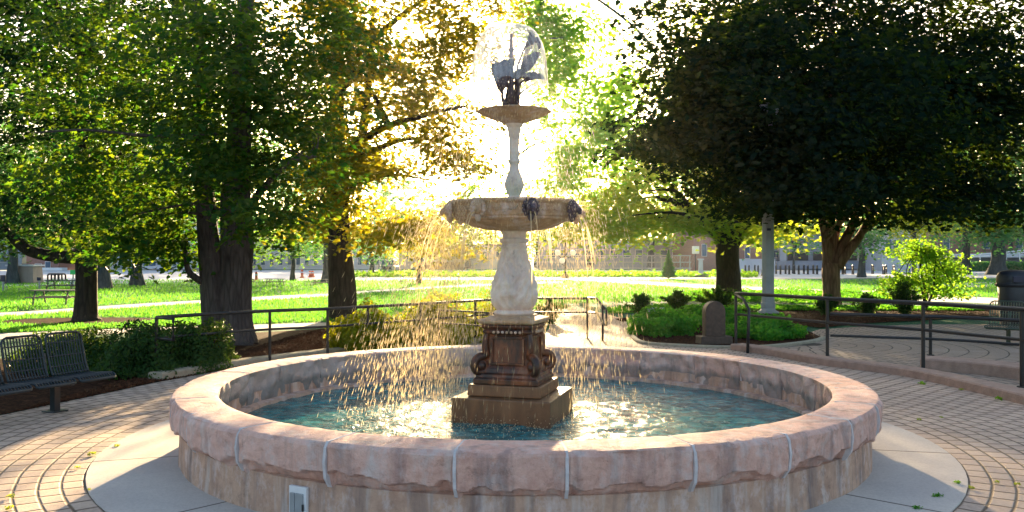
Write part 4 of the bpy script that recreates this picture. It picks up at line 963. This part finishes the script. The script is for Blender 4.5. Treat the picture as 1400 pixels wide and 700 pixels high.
# grass blades on the nearer lawn
def blades(n, y0, y1, size):
    y = 1 / rng.uniform(1 / y1, 1 / y0, n); x = rng.uniform(-.68, .68, n) * y; P = np.stack([x, y, np.full(n, .0)], 1)
    # keep off paths: reject by picture rows of the path strips
    px = 700 + x / y * F_; py = HY + F_ * EYE / y
    top = np.interp(px, [-200, 0, 140, 350, 480, 620, 760], [461, 455, 449.5, 443, 439, 434, 420]); bot = np.interp(px, [-200, 0, 140, 350, 480, 620, 760], [474, 463, 456, 449, 444.5, 439, 432])
    k = (py < top - .5) & (px < 770)
    top2 = np.interp(px, [-300, 0, 140, 250, 420, 540, 640, 760], [436, 427, 418, 411.5, 403, 395, 389.5, 385]); bot2 = np.interp(px, [-300, 0, 140, 250, 420, 540, 640, 760], [443, 432, 423, 415.5, 406.5, 397.5, 391.5, 386.7])
    k &= ~((py > top2 - .5) & (py < bot2 + .5))
    top3 = np.interp(px, [740, 850, 900, 1060, 1180, 1320, 1500], [380, 383, 386, 393, 398, 405, 413]); bot3 = np.interp(px, [740, 850, 900, 1060, 1180, 1320, 1500], [381.5, 387, 390.5, 400.5, 410.5, 413.5, 424])
    kr = (px >= 770) & (py < top3 - .3) & (py > 381) | (px >= 770) & (py > bot3 + .3) & (py < np.interp(px, [770, 900, 1100, 1345, 1500], [415, 412, 398, 412, 424]))
    cm = G(112, 438); k &= (((x - cm.x) / 1.95) ** 2 + ((y - cm.y) / 1.35) ** 2) > 1
    K = k | kr; P = P[K]; m_ = len(P); sz = size * (P[:, 1] / 25) ** .6 * rng.uniform(.6, 1.4, m_)
    P[:, 2] = sz * .3 - .02
    N = rng.normal(size=(m_, 3)) * np.array([1, 1, .25]); roll = np.cross(N, np.array([0, 0, 1.0]) + rng.normal(size=(m_, 3)) * .25)
    return P, N, sz, roll
P, N, S_, rl = blades(150000, 17.5, 62, .10)
M['blade'] = leafmat('grass_blades', (.04, .18, .03), (.07, .24, .03), (.12, .45, .05), (.24, .52, .04), .5, .6)
tag(leaves('grass', P, N, S_, M['blade'], 'needle', None, rl), 'mown green grass of the park lawn', 'grass', kind='stuff')
# ================================================================== STREET FURNITURE
def rail(name, label, top_pts, zt, zm, posts, r=.022, ends=(), group=None, zbase=.0):
    P = [Vector((*p[:2], 0)) for p in top_pts]; L = smooth_line(P, 6)
    root = empty(name, P[0], 0, label, 'railing', group); o = P[0]
    up = lambda z: [p - o + Vector((0, 0, z)) for p in L]
    MB().tube(up(zt), r * 1.15, 10).build('top_rail', M['iron'], root, smooth=True)
    MB().tube(up(zm), r * .85, 10).build('mid_rail', M['iron'], root, smooth=True)
    for q in posts:
        q = Vector((*q[:2], 0)) - o
        m = MB().tube([q + Vector((0, 0, zbase)), q + Vector((0, 0, zt))], r, 10); m.tube([q + Vector((0, 0, zbase)), q + Vector((0, 0, zbase + .012))], r * 2.2, 12); m.build('post', M['iron'], root, smooth=False, angle=40)
    for pts in ends:
        MB().tube([Vector(p) - o for p in pts], r, 10).build('end_bar', M['iron'], root, smooth=True)
    return root
def at(px, d): return Vector(((px - 700) / F_ * d, d, 0))
# left railing
ZT1, ZM1 = .80, .52
lp = [at(214, 11.45), at(290, 12.2), at(369, 12.9), at(448, 13.4), at(503, 14.0), at(575, 14.9), at(650, 16.0), at(720, 16.9), at(803, 16.9)]
e0 = at(214, 11.45); e1 = at(237, 11.2)
v = lambda p, z: (p.x, p.y, z)
rr = at(803, 16.9); re = at(816, 16.7); re2 = at(829, 16.1)
rail('handrail', 'long black pipe railing curving behind the basin from the left bed to the far path', lp, ZT1, ZM1, [lp[0], lp[2], lp[3], lp[4], lp[5], lp[6], lp[8]],
     ends=([v(e0, ZT1), v(e1, ZT1), v(e1, ZM1), v(e0, ZM1)], [v(rr, ZT1), v(re, ZT1 + .01), v(re2, .60), v(re2, .17 + .15), v(at(826, 16.2), .33), v(re, ZM1), v(rr, ZM1)], [v(at(824, 16.4), 0.0), v(at(824, 16.4), .67)]))
sp_ = [at(600, 13.4), at(650, 12.9), at(700, 12.3)]
rail('handrail', 'short black railing just behind the basin rim left of the pedestal, lost in the spray', sp_, .78, .58, [sp_[0], sp_[2]], r=.014)
rp = [at(1006, 14.85), at(1060, 14.0), at(1131, 12.95), at(1200, 12.2), at(1262, 11.6), at(1330, 10.85), at(1397, 10.2), at(1480, 9.4)]
rail('handrail', 'tall black pipe railing on the pink kerb at the right', rp, .985, .62, [rp[0], rp[2], rp[4], rp[6]], r=.026,
     ends=([v(rp[0], .97), v(at(1016, 14.6), .90), v(at(1024, 14.3), .74), v(at(1022, 14.3), .0)],), zbase=.05)
rq = [at(1135, 14.6), at(1200, 14.3), at(1267, 14.0), at(1330, 13.6), at(1400, 13.0), at(1500, 12.2)]
rail('handrail', 'second lower black railing on the far side of the right ramp', rq, .64, .27, [rq[2] + Vector((.06, 0, 0)), rq[4] + Vector((.02, 0, 0))], r=.026)
# benches: three seats of wire mesh on a beam
def bench(loc, rz, label, mat, n=4, w=.50):
    root = empty('park_bench', loc, rz, label, 'bench')
    # local: x along bench, -y is the front, seats from x=0 to -n*w
    for i in range(n):
        x1 = -i * w - .02; x0 = x1 - w + .06
        def mesh_panel(profile, name, corner):
            q = MB(); L = smooth_line([Vector((0, y, z)) for y, z in profile], 4); nn = len(L)
            s_ = empty(name, (0, 0, 0)); s_.parent = root
            # rounded frame
            out = []
            for p in L: out.append(Vector((x0, p.y, p.z)))
            if corner == 'front':
                fr = [Vector((x0, p.y, p.z)) for p in reversed(L)]; rad = .05
                path = [Vector((x0, p.y, p.z)) for p in reversed(L[1:])] + [Vector((x0 + .012, L[0].y - .012, L[0].z)), Vector((x0 + .05, L[0].y - .03, L[0].z)), Vector((x1 - .05, L[0].y - .03, L[0].z)), Vector((x1 - .012, L[0].y - .012, L[0].z))] + [Vector((x1, p.y, p.z)) for p in L[1:]]
            else:
                path = [Vector((x0, p.y, p.z)) for p in L[:-1]] + [Vector((x0 + .02, L[-1].y, L[-1].z - .004)), Vector((x0 + .06, L[-1].y, L[-1].z + .015)), Vector((x1 - .06, L[-1].y, L[-1].z + .015)), Vector((x1 - .02, L[-1].y, L[-1].z - .004))] + [Vector((x1, p.y, p.z)) for p in reversed(L[:-1])]
            MB().tube(path, .013, 8).build('frame', mat, s_, smooth=True)
            k = MB()
            nb = 13
            for j in range(1, nb):
                xx = x0 + (x1 - x0) * j / nb; k.tube([Vector((xx, p.y, p.z)) for p in L], .0085, 5, False)
            for p in L[1::3]: k.tube([Vector((x0, p.y, p.z)), Vector((x1, p.y, p.z))], .008, 5, False)
            k.build('wire_grid', mat, s_, smooth=True)
        mesh_panel([(-.42, .325), (-.38, .36), (-.25, .355), (-.10, .345), (-.02, .35)], 'seat', 'front')
        mesh_panel([(-.02, .36), (.02, .45), (.06, .60), (.10, .78)], 'backrest', 'top')
    MB().bar((-n * w, -.08, .30), (0, -.08, .30), .05, .05).build('beam', mat, root, bevel=.004)
    for x in (-w * 1.0, -w * (n - .6)):
        m = MB().bar((x, -.10, 0), (x, -.10, .30), .07, .07); m.bar((x, -.36, .30), (x, .03, .30), .04, .03); m.bar((x, .02, .30), (x, .07, .60), .03, .03); m.box((x, -.1, .006), (.09, .09, .006)); m.build('leg', mat, root, bevel=.004)
    return root
# right end of the left bench, facing the fountain
bp = Vector((-4.37 - .30, 9.22 + .14, 0))
bench(bp, math.atan2(1.23, .51), 'dark blue wire-mesh bench with separate rounded seats on the left mulch bed', M['bench'])
bench(Vector((10.35, 14.75, 0)), R(-40), 'worn green wire-slat bench beside the black litter bin at the right edge', M['bench2'], 3, .62)
# litter bin
b = at(1388, 20); root = empty('litter_bin', b, 0, 'black domed-lid litter bin standing behind the right-hand bench', 'litter bin')
MB().lathe([(.001, .02), (.30, .02), (.32, .06), (.37, .92), (.36, .95), (.001, .95)], 40, fn=lambda r, z, a: (r * (1 + .012 * (1 if math.cos(a * 16) > .3 else 0) * (1 if .1 < z < .9 else 0)), z)).build('body', M['bin'], root, angle=40)
MB().lathe(dense([(.40, .93), (.42, .96), (.42, 1.0), (.40, 1.02), (.395, 1.12), (.37, 1.22), (.30, 1.29), (.12, 1.325), (.001, 1.33)], 4), 40).build('lid', M['bin'], root, smooth=True)
MB().box((-.12, -.385, 1.11), (.16, .02, .07), 0).build('flap', M['black'], root, bevel=.01)
# stone marker
b = G(976, 470); s = b.y / F_
root = empty('stone_marker', b, R(8), 'brown round-topped granite marker slab on a low plinth in the planted bed', 'marker')
m = MB(); pts = [(-.195, .15)] + [(-.195 * math.cos(t), .60 + .20 * math.sin(t)) for t in [PI * i / 20 for i in range(21)]] + [(.195, .15)]
n = len(pts); m.add([(x, -.09, z) for x, z in pts] + [(x, .10, z) for x, z in pts], [tuple(range(n)), tuple(range(2 * n - 1, n - 1, -1))] + [(i, (i + 1) % n, (i + 1) % n + n, i + n) for i in range(n)])
m.build('slab', M['headstone'], root, bevel=.012)
MB().box((.0, .0, .075), (.31, .16, .075), 0, .97).build('plinth', M['headstone'], root, bevel=.012)
b = G(897, 434); tag(MB().box((0, 0, .13), (.25, .16, .13), 0, .93).build('granite_block', M['stoneblock'], bevel=.02), 'rough pale granite block beside a feathery yew', 'stone block'); o = bpy.data.objects['granite_block']; o.location = b; o.rotation_euler = (0, 0, R(-12))
# grey light pole
b = at(1050, 24.7); root = empty('light_pole', b, 0, 'stout grey eight-sided light pole rising into the near-black foliage', 'light pole')
MB().lathe([(.001, .0), (.30, .0), (.30, .05), (.22, .10), (.20, .16), (.215, .17), (.215, .3), (.195, .32), (.18, .5), (.175, 3.2), (.16, 5.6), (.15, 5.62)], 8, rot=R(10)).build('shaft', M['pole'], root, bevel=.008)
MB().lathe([(.001, .08), (.33, .0), (.33, .04), (.27, .07)], 8, rot=R(10)).build('base_plate', M['pole'], root)
MB().box((-.03, -.19, 2.43), (.055, .012, .035)).build('number_plate', M['black'], root)
MB().lathe([(.001, 5.62), (.10, 5.62), (.30, 5.8), (.30, 6.0), (.18, 6.1), (.001, 6.12)], 16).build('lantern', M['lampglass'], root, smooth=True)
# globe lamp post
b = G(773, 380); root = empty('street_lamp', b, 0, 'ornate dark lamp post with white globes seen through the spray', 'street lamp')
MB().lathe([(.001, 0), (.28, 0), (.28, .2), (.14, .35), (.07, .5), (.06, 2.2), (.08, 2.25), (.05, 2.4), (.05, 3.1), (.001, 3.1)], 12).build('post', M['iron'], root)
for dx, dz in ((-.62, 2.05), (.62, 2.05), (0, 3.3), (-.25, 1.4)):
    if dx: MB().tube([(0, 0, dz - .3), (dx * .5, 0, dz - .42), (dx, 0, dz - .2)], .035, 6).build('arm', M['iron'], root)
    MB().ball((dx, 0, dz), .24, 14, 10).build('globe', M['lampglass'], root, smooth=True)
b = G(951, 377); root = empty('path_lamp', b, 0, 'slim lamp post with a square white head near the construction fence', 'street lamp')
MB().tube([(0, 0, 0), (0, 0, 2.0)], .05, 8).build('post', M['iron'], root); MB().box((0, 0, 2.35), (.28, .28, .35)).build('lamp_head', M['lampglass'], root, bevel=.04)
b = G(958, 378.5); root = empty('stone_pedestal', b, 0, 'small pale stone pillar left of the furrowed dark trunk', 'pillar')
MB().box((0, 0, .12), (.6, .5, .12)).build('base', M['tanstone'], root); MB().box((0, 0, .85), (.18, .18, .62), 0, .85).build('shaft', M['cream'], root, bevel=.03); MB().box((0, 0, 1.5), (.24, .24, .06)).build('cap', M['cream'], root, bevel=.02)
# picnic tables
def picnic(px, by, wpx, rz, label, mat='wood'):
    b = G(px, by); s = b.y / F_; L = wpx * s / 2; k = L / .9
    root = empty('picnic_table', b, rz, label, 'picnic table', 'picnic tables on the lawn')
    h = .60 * k
    MB().box((0, 0, h), (L, .30 * k, .022 * k)).build('table_top', M[mat], root, bevel=.004)
    for s_ in (-1, 1):
        MB().box((0, s_ * .55 * k, h * .55), (L, .10 * k, .02 * k)).build('seat', M[mat], root, bevel=.004)
        MB().bar((s_ * L * .72, -.32 * k, h), (s_ * L * .72, -.55 * k, 0), .05 * k, .05 * k).bar((s_ * L * .72, .32 * k, h), (s_ * L * .72, .55 * k, 0), .05 * k, .05 * k).bar((s_ * L * .72, -.58 * k, h * .5), (s_ * L * .72, .58 * k, h * .5), .04 * k, .05 * k).build('leg_frame', M[mat], root)
        MB().bar((s_ * L * .72, 0, h * .5), (s_ * L * .3, 0, h * .96), .03 * k, .03 * k).build('brace', M[mat], root)
    return root
picnic(76, 417, 60, R(3), 'nearest picnic table, dark, left of the low-branched maple trunk')
picnic(86, 398, 44, R(4), 'picnic table farther back behind the nearest dark one')
picnic(376, 390, 26, R(-3), 'picnic table beside the big divided maple trunk, in front of the orange markers')
picnic(440, 391, 26, R(5), 'picnic table left of the golden maple trunk')
picnic(556, 389, 22, R(2), 'picnic table seen beneath the golden leaves near the hazy tree')
picnic(338, 388.5, 20, R(2), 'picnic table half hidden by the big divided maple trunk')
# orange markers
def marker(px, by, h, label):
    b = G(px, by); root = empty('traffic_delineator', b, 0, label, 'traffic marker', 'orange markers on the plaza')
    s = b.y / F_
    MB().lathe([(.001, 0), (3.2 * s, 0), (3.2 * s, 1.2 * s), (2.0 * s, 1.6 * s), (1.7 * s, h * s * .92), (.9 * s, h * s), (.001, h * s)], 14).build('body', M['orange'], root, angle=40)
    MB().lathe([(2.02 * s, h * s * .6), (1.95 * s, h * s * .75)], 14).build('reflective_band', M['white'], root)
marker(341, 384, 13, 'orange marker post nearest the divided maple trunk'); marker(350.5, 384, 12.5, 'orange marker post, second from the divided maple trunk')
marker(413, 380, 11.5, 'lone orange marker post between two tree trunks'); marker(424, 379, 9, 'left one of the pair of short orange markers by the golden maple'); marker(427.5, 379, 9, 'right one of the pair of short orange markers by the golden maple')
# signs and litter boards left
def board(px, by, top, w, h, mat, label, name='sign_board'):
    b = G(px, by); s = b.y / F_; root = empty(name, b, 0, label, 'sign'); zt = (by - top) * s
    MB().tube([(0, 0, 0), (0, 0, zt - h * s * .5)], .05, 6).build('post', M['grey'], root)
    MB().box((0, -.04, zt - h * s / 2), (w * s / 2, .03, h * s / 2)).build('panel', M[mat], root, bevel=.01)
board(100, 388, 369, 6.5, 6.5, 'greensign', 'bright green sign left of the dark maple trunk')
board(142, 388, 366, 6.5, 6, 'greensign', 'bright green sign right of the dark maple trunk', )
board(4.5, 398, 376, 7, 9, 'black', 'dark square board on a post at the left edge')
board(54, 396, 379, 5, 4.5, 'black', 'small dark board on a thin post beyond the picnic table')
# ================================================================== BUILDINGS, FENCE, RACKS
def wallbox(root, x0, x1, y0, y1, d, depth, mat, name='wall'):
    a = W(x0, y0, d); b_ = W(x1, y1, d); z0 = max(0, min(a.z, b_.z)); z1 = max(a.z, b_.z)
    o = MB().box(((a.x + b_.x) / 2 - root.location.x, d + depth / 2 - root.location.y, (z0 + z1) / 2), (abs(b_.x - a.x) / 2, depth / 2, (z1 - z0) / 2)).build(name, M[mat], root); return o
def bldg(name, label, x0, x1, top, d, mat, depth=14, roof='roof', wins=(), doors=(), extra=()):
    a = W(x0, 353, d); b_ = W(x1, 353, d)
    root = empty(name, ((a.x + b_.x) / 2, d, 0), 0, label, 'building'); by = HY + F_ * EYE / d
    wallbox(root, x0, x1, by, top, d, depth, mat)
    wallbox(root, x0 - 1, x1 + 1, top, top - 2, d - .6, depth + 1.2, roof, 'roof')
    for (wx0, wx1, wy0, wy1, m_) in wins:
        f = wallbox(root, wx0 - .6, wx1 + .6, wy0 + .6, wy1 - .6, d - .12, .1, 'white', 'window')
        g_ = wallbox(root, wx0, wx1, wy0, wy1, d - .2, .1, m_, 'pane'); g_.parent = f; 
    for (wx0, wx1, wy0, wy1, m_) in doors: wallbox(root, wx0, wx1, wy0, wy1, d - .15, .12, m_, 'door')
    for (wx0, wx1, wy0, wy1, m_, nm, dp) in extra: wallbox(root, wx0, wx1, wy0, wy1, d - dp, dp - .02, m_, nm)
    return root
bldg('stone_hall', 'pale stone building with dark doorways beyond the left lawn', 118, 330, 305, 118, 'cream', wins=[(x, x + 7, 352, 338, 'glass') for x in (150, 172, 236, 262, 290)],
     doors=[(196, 212, 368, 350, 'glass'), (128, 138, 368, 354, 'darkroom')], extra=[(190, 260, 368, 364, 'cream', 'step', 3), (235, 246, 368, 354, 'bluegrey', 'buttress', 1)])
bldg('brick_house', 'low building with brick gable and blue window at the far left', 36, 80, 340, 112, 'brick', wins=[(48, 56, 368, 361, 'glass'), (62, 68, 366, 358, 'glass')], extra=[(40, 84, 371, 366, 'white', 'low_wall', 1.5)])
bldg('left_hall', 'pale blue-white building at the left edge behind the dark tree', -120, 30, 325, 120, 'bluegrey', wins=[(-60, -50, 352, 340, 'glass'), (0, 8, 358, 345, 'glass')])
bldg('long_white_building', 'long white low building behind the orange markers and parked car', 334, 520, 330, 122, 'cream', wins=[(x, x + 5, 362, 348, 'glass') for x in range(345, 515, 12)])
bldg('centre_building', 'pale grey building faintly visible behind the golden leaves', 545, 690, 336, 124, 'cream', doors=[(576, 640, 368, 358, 'tanstone')], wins=[(x, x + 8, 354, 344, 'glass') for x in range(552, 680, 18)])
bldg('blue_grey_building', 'blue-grey building behind the construction fence', 738, 945, 330, 126, 'bluegrey', wins=[(x, x + 9, 352, 342, 'glass') for x in range(750, 935, 17)], doors=[(800, 812, 367, 352, 'darkroom')])
bldg('brick_building', 'red brick building with tall white window between the furrowed trunk and light pole', 948, 1052, 290, 110, 'brick', wins=[(1019, 1025, 353, 336, 'glass'), (960, 966, 350, 334, 'glass')], extra=[(1008, 1060, 370, 354, 'cream', 'terrace_wall', 3)])
bldg('modern_building', 'low grey modern building with dark openings behind the bicycle stands', 1054, 1215, 318, 116, 'bluegrey', wins=[(1058, 1064, 352, 343, 'glass'), (1207, 1212, 350, 330, 'glass')],
     doors=[(1077, 1105, 356, 344, 'darkroom'), (1112, 1135, 356, 344, 'darkroom'), (1160, 1180, 356, 344, 'darkroom')], extra=[(1062, 1245, 368, 357, 'bluegrey', 'step_wall', 3), (1066, 1075, 357, 330, 'cream', 'pier', 1)])
bldg('glass_building', 'pale blue glazed building right of the small round tree', 1206, 1262, 312, 108, 'cream', wins=[(1212, 1219, 350, 328, 'glass'), (1222, 1232, 350, 328, 'glass'), (1240, 1256, 350, 330, 'glass')])
bldg('right_brick_building', 'reddish brick building above the white ramp at the far right', 1270, 1560, 296, 124, 'brick', wins=[(x, x + 8, 340, 326, 'glass') for x in (1290, 1345, 1390, 1430)], extra=[(1300, 1500, 352, 347, 'cream', 'ramp_wall', 6), (1262, 1560, 368, 352, 'bluegrey', 'retaining_wall', 4)])
shpx('hedge', 'long dark clipped hedge under the white ramp at the far right', 1360, 371, 170, 16, 1.5, 2500, .45, 'farleaf', None, 'hedge', flat_top=True)
# ramp railing
root = empty('ramp_railing', W(1320, 353, 112) * Vector((1, 1, 0)) if False else (0, 0, 0), 0, 'white ramp railing across the far right building', 'railing')
for dy_, nm in ((0, 'top_rail'), (3, 'mid_rail')): MB().tube([W(1322, 349 + dy_, 111), W(1372, 345 + dy_, 111), W(1430, 339 + dy_, 111)], .09, 6).build(nm, M['white'], root)
for px in (1322, 1340, 1358, 1376, 1394, 1412): MB().tube([W(px, 355, 111), W(px, 349 - (px - 1322) * .09, 111)], .07, 6).build('post', M['white'], root)
# tan planter wall left
root = empty('planter_wall', G(22, 388), 0, 'low tan stone planter wall at the left edge behind the dark tree', 'wall')
MB().box((0, 1, .55), (.85, .6, .55), 0, .92).build('wall', M['tanstone'], root, bevel=.03); MB().box((0, 1, 1.14), (.9, .65, .05)).build('coping', M['cream'], root)
tag(MB().box((0, 0, .8), (.32, .06, .42)).bar((-.28, 0, 0), (-.28, 0, .5), .05, .05).bar((.28, 0, 0), (.28, 0, .5), .05, .05).build('notice_board', M['black'], bevel=.01), 'black square notice board right of the tan planter wall', 'notice board').location = G(36.5, 385)
# bike racks
def rack(px, by, hpx, grp, lab, rz):
    b = G(px, by); s = b.y / F_; h = hpx * s
    root = empty('bicycle_stand', b, rz, lab, 'bicycle stand', grp)
    pts = [(-.28, 0, 0), (-.28, 0, h - .14)] + [(-.14 * 0 - .28 + .14 - .14 * math.cos(t), 0, h - .14 + .14 * math.sin(t)) for t in [PI / 2 * i / 4 for i in range(5)]] + [(.14 + .14 * math.sin(t), 0, h - .14 + .14 * math.cos(t)) for t in [PI / 2 * i / 4 for i in range(5)]] + [(.28, 0, 0)]
    MB().tube(pts, .06, 6).build('hoop', M['iron'], root, smooth=True)
    MB().box((-.28, 0, .01), (.1, .1, .012)).build('foot', M['iron'], root); MB().box((.28, 0, .01), (.1, .1, .012)).build('foot', M['iron'], root)
lab = 'black steel hoop bicycle stand in the row beyond the right lawn'
for i, px in enumerate((1019, 1024, 1032, 1036.5, 1061, 1067, 1074, 1079, 1086, 1092, 1099, 1104.5, 1112, 1117, 1125, 1152, 1155, 1166, 1193, 1208, 1211, 1222)):
    rack(px, 374.5 + .6 * (i % 2), 12, 'row of bicycle stands', lab, R(80))
lab = 'black hoop bicycle stand in the row by the far left buildings'
for px in (44, 49, 70, 75, 80, 85): rack(px, 384.5, 10, 'left bicycle stands', lab, R(70))
# construction fence
root = empty('construction_fence', G(845, 375.5), 0, 'tall galvanised chain-link construction fence beyond the centre lawn', 'fence'); bx, by_ = root.location.x, root.location.y; s = by_ / F_
for px in range(722, 950, 13): MB().tube([((px - 845) * s, 0, 0), ((px - 845) * s, 0, 26 * s)], .055, 6).build('post', M['grey'], root)
for z in (26, 17, 9, .6): MB().tube([((722 - 845) * s, 0, z * s), ((945 - 845) * s, 0, z * s)], .045, 6).build('rail', M['grey'], root)
m = MB(); x = -123 * s
while x < 100 * s:
    for sg in (-1, 1):
        m.bar((x, .01 * sg, 0), (x + sg * 26 * s * .45, .01 * sg, 26 * s), .012, .012)
    x += .30
m.build('wire_mesh', M['grey'], root)
# parked SUV facing us
b = G(528.5, 376.5); root = empty('parked_car', b, 0, 'silver-blue off-road car facing us under the golden leaves', 'car')
s = b.y / F_; k = 24 * s / 1.9
def S(c, h, **q): return (tuple(a * k for a in c), tuple(a * k for a in h))
MB().box(*S((0, 2.0, .72), (.90, 2.0, .28))).box(*S((0, .55, 1.02), (.84, .62, .06))).build('body', M['carpaint'], root, bevel=.06)
MB().box(*S((0, 2.4, 1.36), (.80, 1.35, .30)), 0, .88).build('cabin', M['carpaint'], root, bevel=.05)
MB().box(*S((0, 1.10, 1.36), (.66, .06, .22))).build('windscreen', M['glass'], root)
MB().box(*S((0, -.02, .80), (.48, .03, .13))).build('grille', M['black'], root)
MB().box(*S((0, -.06, .50), (.88, .10, .09))).build('bumper', M['grey'], root, bevel=.02)
for sx in (-1, 1):
    MB().lathe([(.001, 0), (.12 * k, 0), (.12 * k, .05)], 14).xf(Matrix.Translation((sx * .66 * k, -.02, .82 * k)) @ Matrix.Rotation(PI / 2, 4, 'X')).build('headlight', M['lampglass'], root)
    for yy in (.75, 3.2):
        w_ = MB().lathe([(.2 * k, -.12 * k), (.36 * k, -.12 * k), (.38 * k, 0), (.36 * k, .12 * k), (.2 * k, .12 * k)], 20).xf(Matrix.Translation((sx * .80 * k, yy * k, .38 * k)) @ Matrix.Rotation(PI / 2, 4, 'Y')).build('wheel', M['rubber'], root)
        MB().lathe([(.001, -.1 * k), (.2 * k, -.1 * k), (.2 * k, .1 * k), (.001, .1 * k)], 14).xf(Matrix.Translation((sx * .80 * k, yy * k, .38 * k)) @ Matrix.Rotation(PI / 2, 4, 'Y')).build('rim', M['grey'], w_)
    MB().box(*S((sx * .98, .95, 1.12), (.08, .05, .09))).build('mirror', M['carpaint'], root)
# weeds in the paving joints
def weed(px, py, r, label, mat='lime'):
    b = G(px, py); n = 40; a = rng.uniform(0, 2 * PI, n); rr = r * rng.uniform(0, 1, n) ** .6
    P = np.stack([rr * np.cos(a), rr * np.sin(a), .01 + r * .5 * rng.uniform(0, 1, n)], 1); N = np.stack([np.cos(a) * .7, np.sin(a) * .7, np.ones(n)], 1) + rng.normal(size=(n, 3)) * .4
    o = leaves('weed', P, N, np.full(n, r * .62) * rng.uniform(.6, 1.2, n), M[mat], 'oval'); o.location = b; tag(o, label, 'weed', 'weeds growing in paving joints')
weed(126, 623, .035, 'leafy weed in the left paving, largest one left of the basin'); weed(161, 611, .028, 'small weed at the edge of the concrete apron left of the basin')
weed(106, 641, .022, 'tiny weed two courses out from the left apron edge'); weed(15, 681, .028, 'weed in the paving at the left picture edge'); weed(13, 697, .03, 'weed at the bottom left corner'); weed(122, 671, .015, 'tiny weed on the apron joint low on the left')
weed(1260, 526, .05, 'bright weed against the pink kerb by the middle post', 'locust'); weed(1366, 547, .05, 'bright weed against the pink kerb near the right edge', 'locust'); weed(1314, 534, .03, 'small yellow weed at the pink kerb between two bright ones')
weed(1256, 575, .025, 'small yellow weed in the right paving nearest the basin'); weed(1287, 572, .02, 'tiny yellow weed second in the right paving'); weed(1281, 680, .035, 'green weed at the right apron edge joint', 'liri')
weed(1308, 662, .028, 'green weed where the right apron meets the paving', 'locust'); weed(1327, 669, .025, 'yellow weed just outside the right apron edge'); weed(1363, 661, .02, 'tiny weed in the second paving course at right'); weed(1391, 664, .022, 'tiny weed at the far right paving course'); weed(1254, 697, .03, 'green weed at the bottom edge beside the right apron', 'liri')
# ================================================================== AIR
k = NT('morning_haze'); v_ = k.n('ShaderNodeVolumePrincipled'); v_.inputs['Color'].default_value = (.95, .97, 1, 1); v_.inputs['Density'].default_value = .00011; v_.inputs['Anisotropy'].default_value = .88
k.t.links.new(v_.outputs[0], k.out.inputs['Volume'])
tag(MB().box((0, 190, 24), (340, 240, 25.1)).build('haze', k.m), kind='stuff', label='thin bright morning haze in the air of the park')
# ================================================================== LIGHT, CAMERA
w = bpy.data.worlds.new('World'); scn.world = w; w.use_nodes = True; nt = w.node_tree
bg = nt.nodes['Background']; sky = nt.nodes.new('ShaderNodeTexSky'); sky.sky_type = 'NISHITA'; sky.sun_disc = False
sky.sun_elevation = R(SUNE); sky.sun_rotation = R(SUNA); sky.air_density = 1.0; sky.dust_density = 3.5; sky.ozone_density = 1.0
nt.links.new(sky.outputs[0], bg.inputs[0]); bg.inputs[1].default_value = .075
L = bpy.data.lights.new('sun', 'SUN'); L.energy = 5.0; L.angle = R(.6); L.color = (1.0, .73, .40)
so = bpy.data.objects.new('sun', L); COL.objects.link(so)
sd = Vector((math.sin(R(SUNA)) * math.cos(R(SUNE)), math.cos(R(SUNA)) * math.cos(R(SUNE)), math.sin(R(SUNE))))
so.rotation_euler = sd.to_track_quat('Z', 'Y').to_euler(); so.location = sd * 50
cam = bpy.data.cameras.new('camera'); co = bpy.data.objects.new('camera', cam); COL.objects.link(co); scn.camera = co
cam.sensor_width = 36; cam.lens = F_ / 1400 * 36; cam.clip_end = 3000; cam.clip_start = .05
co.location = (0, 0, EYE); co.rotation_euler = (R(90) + math.atan(3 / F_), 0, 0)
scn.view_settings.view_transform = 'Standard'; scn.view_settings.look = 'None'; scn.view_settings.exposure = 2.55; scn.view_settings.gamma = 1
scn.cycles.max_bounces = 6; scn.cycles.diffuse_bounces = 4; scn.cycles.glossy_bounces = 3; scn.cycles.transmission_bounces = 4; scn.cycles.transparent_max_bounces = 12
scn.cycles.caustics_reflective = False; scn.cycles.caustics_refractive = False
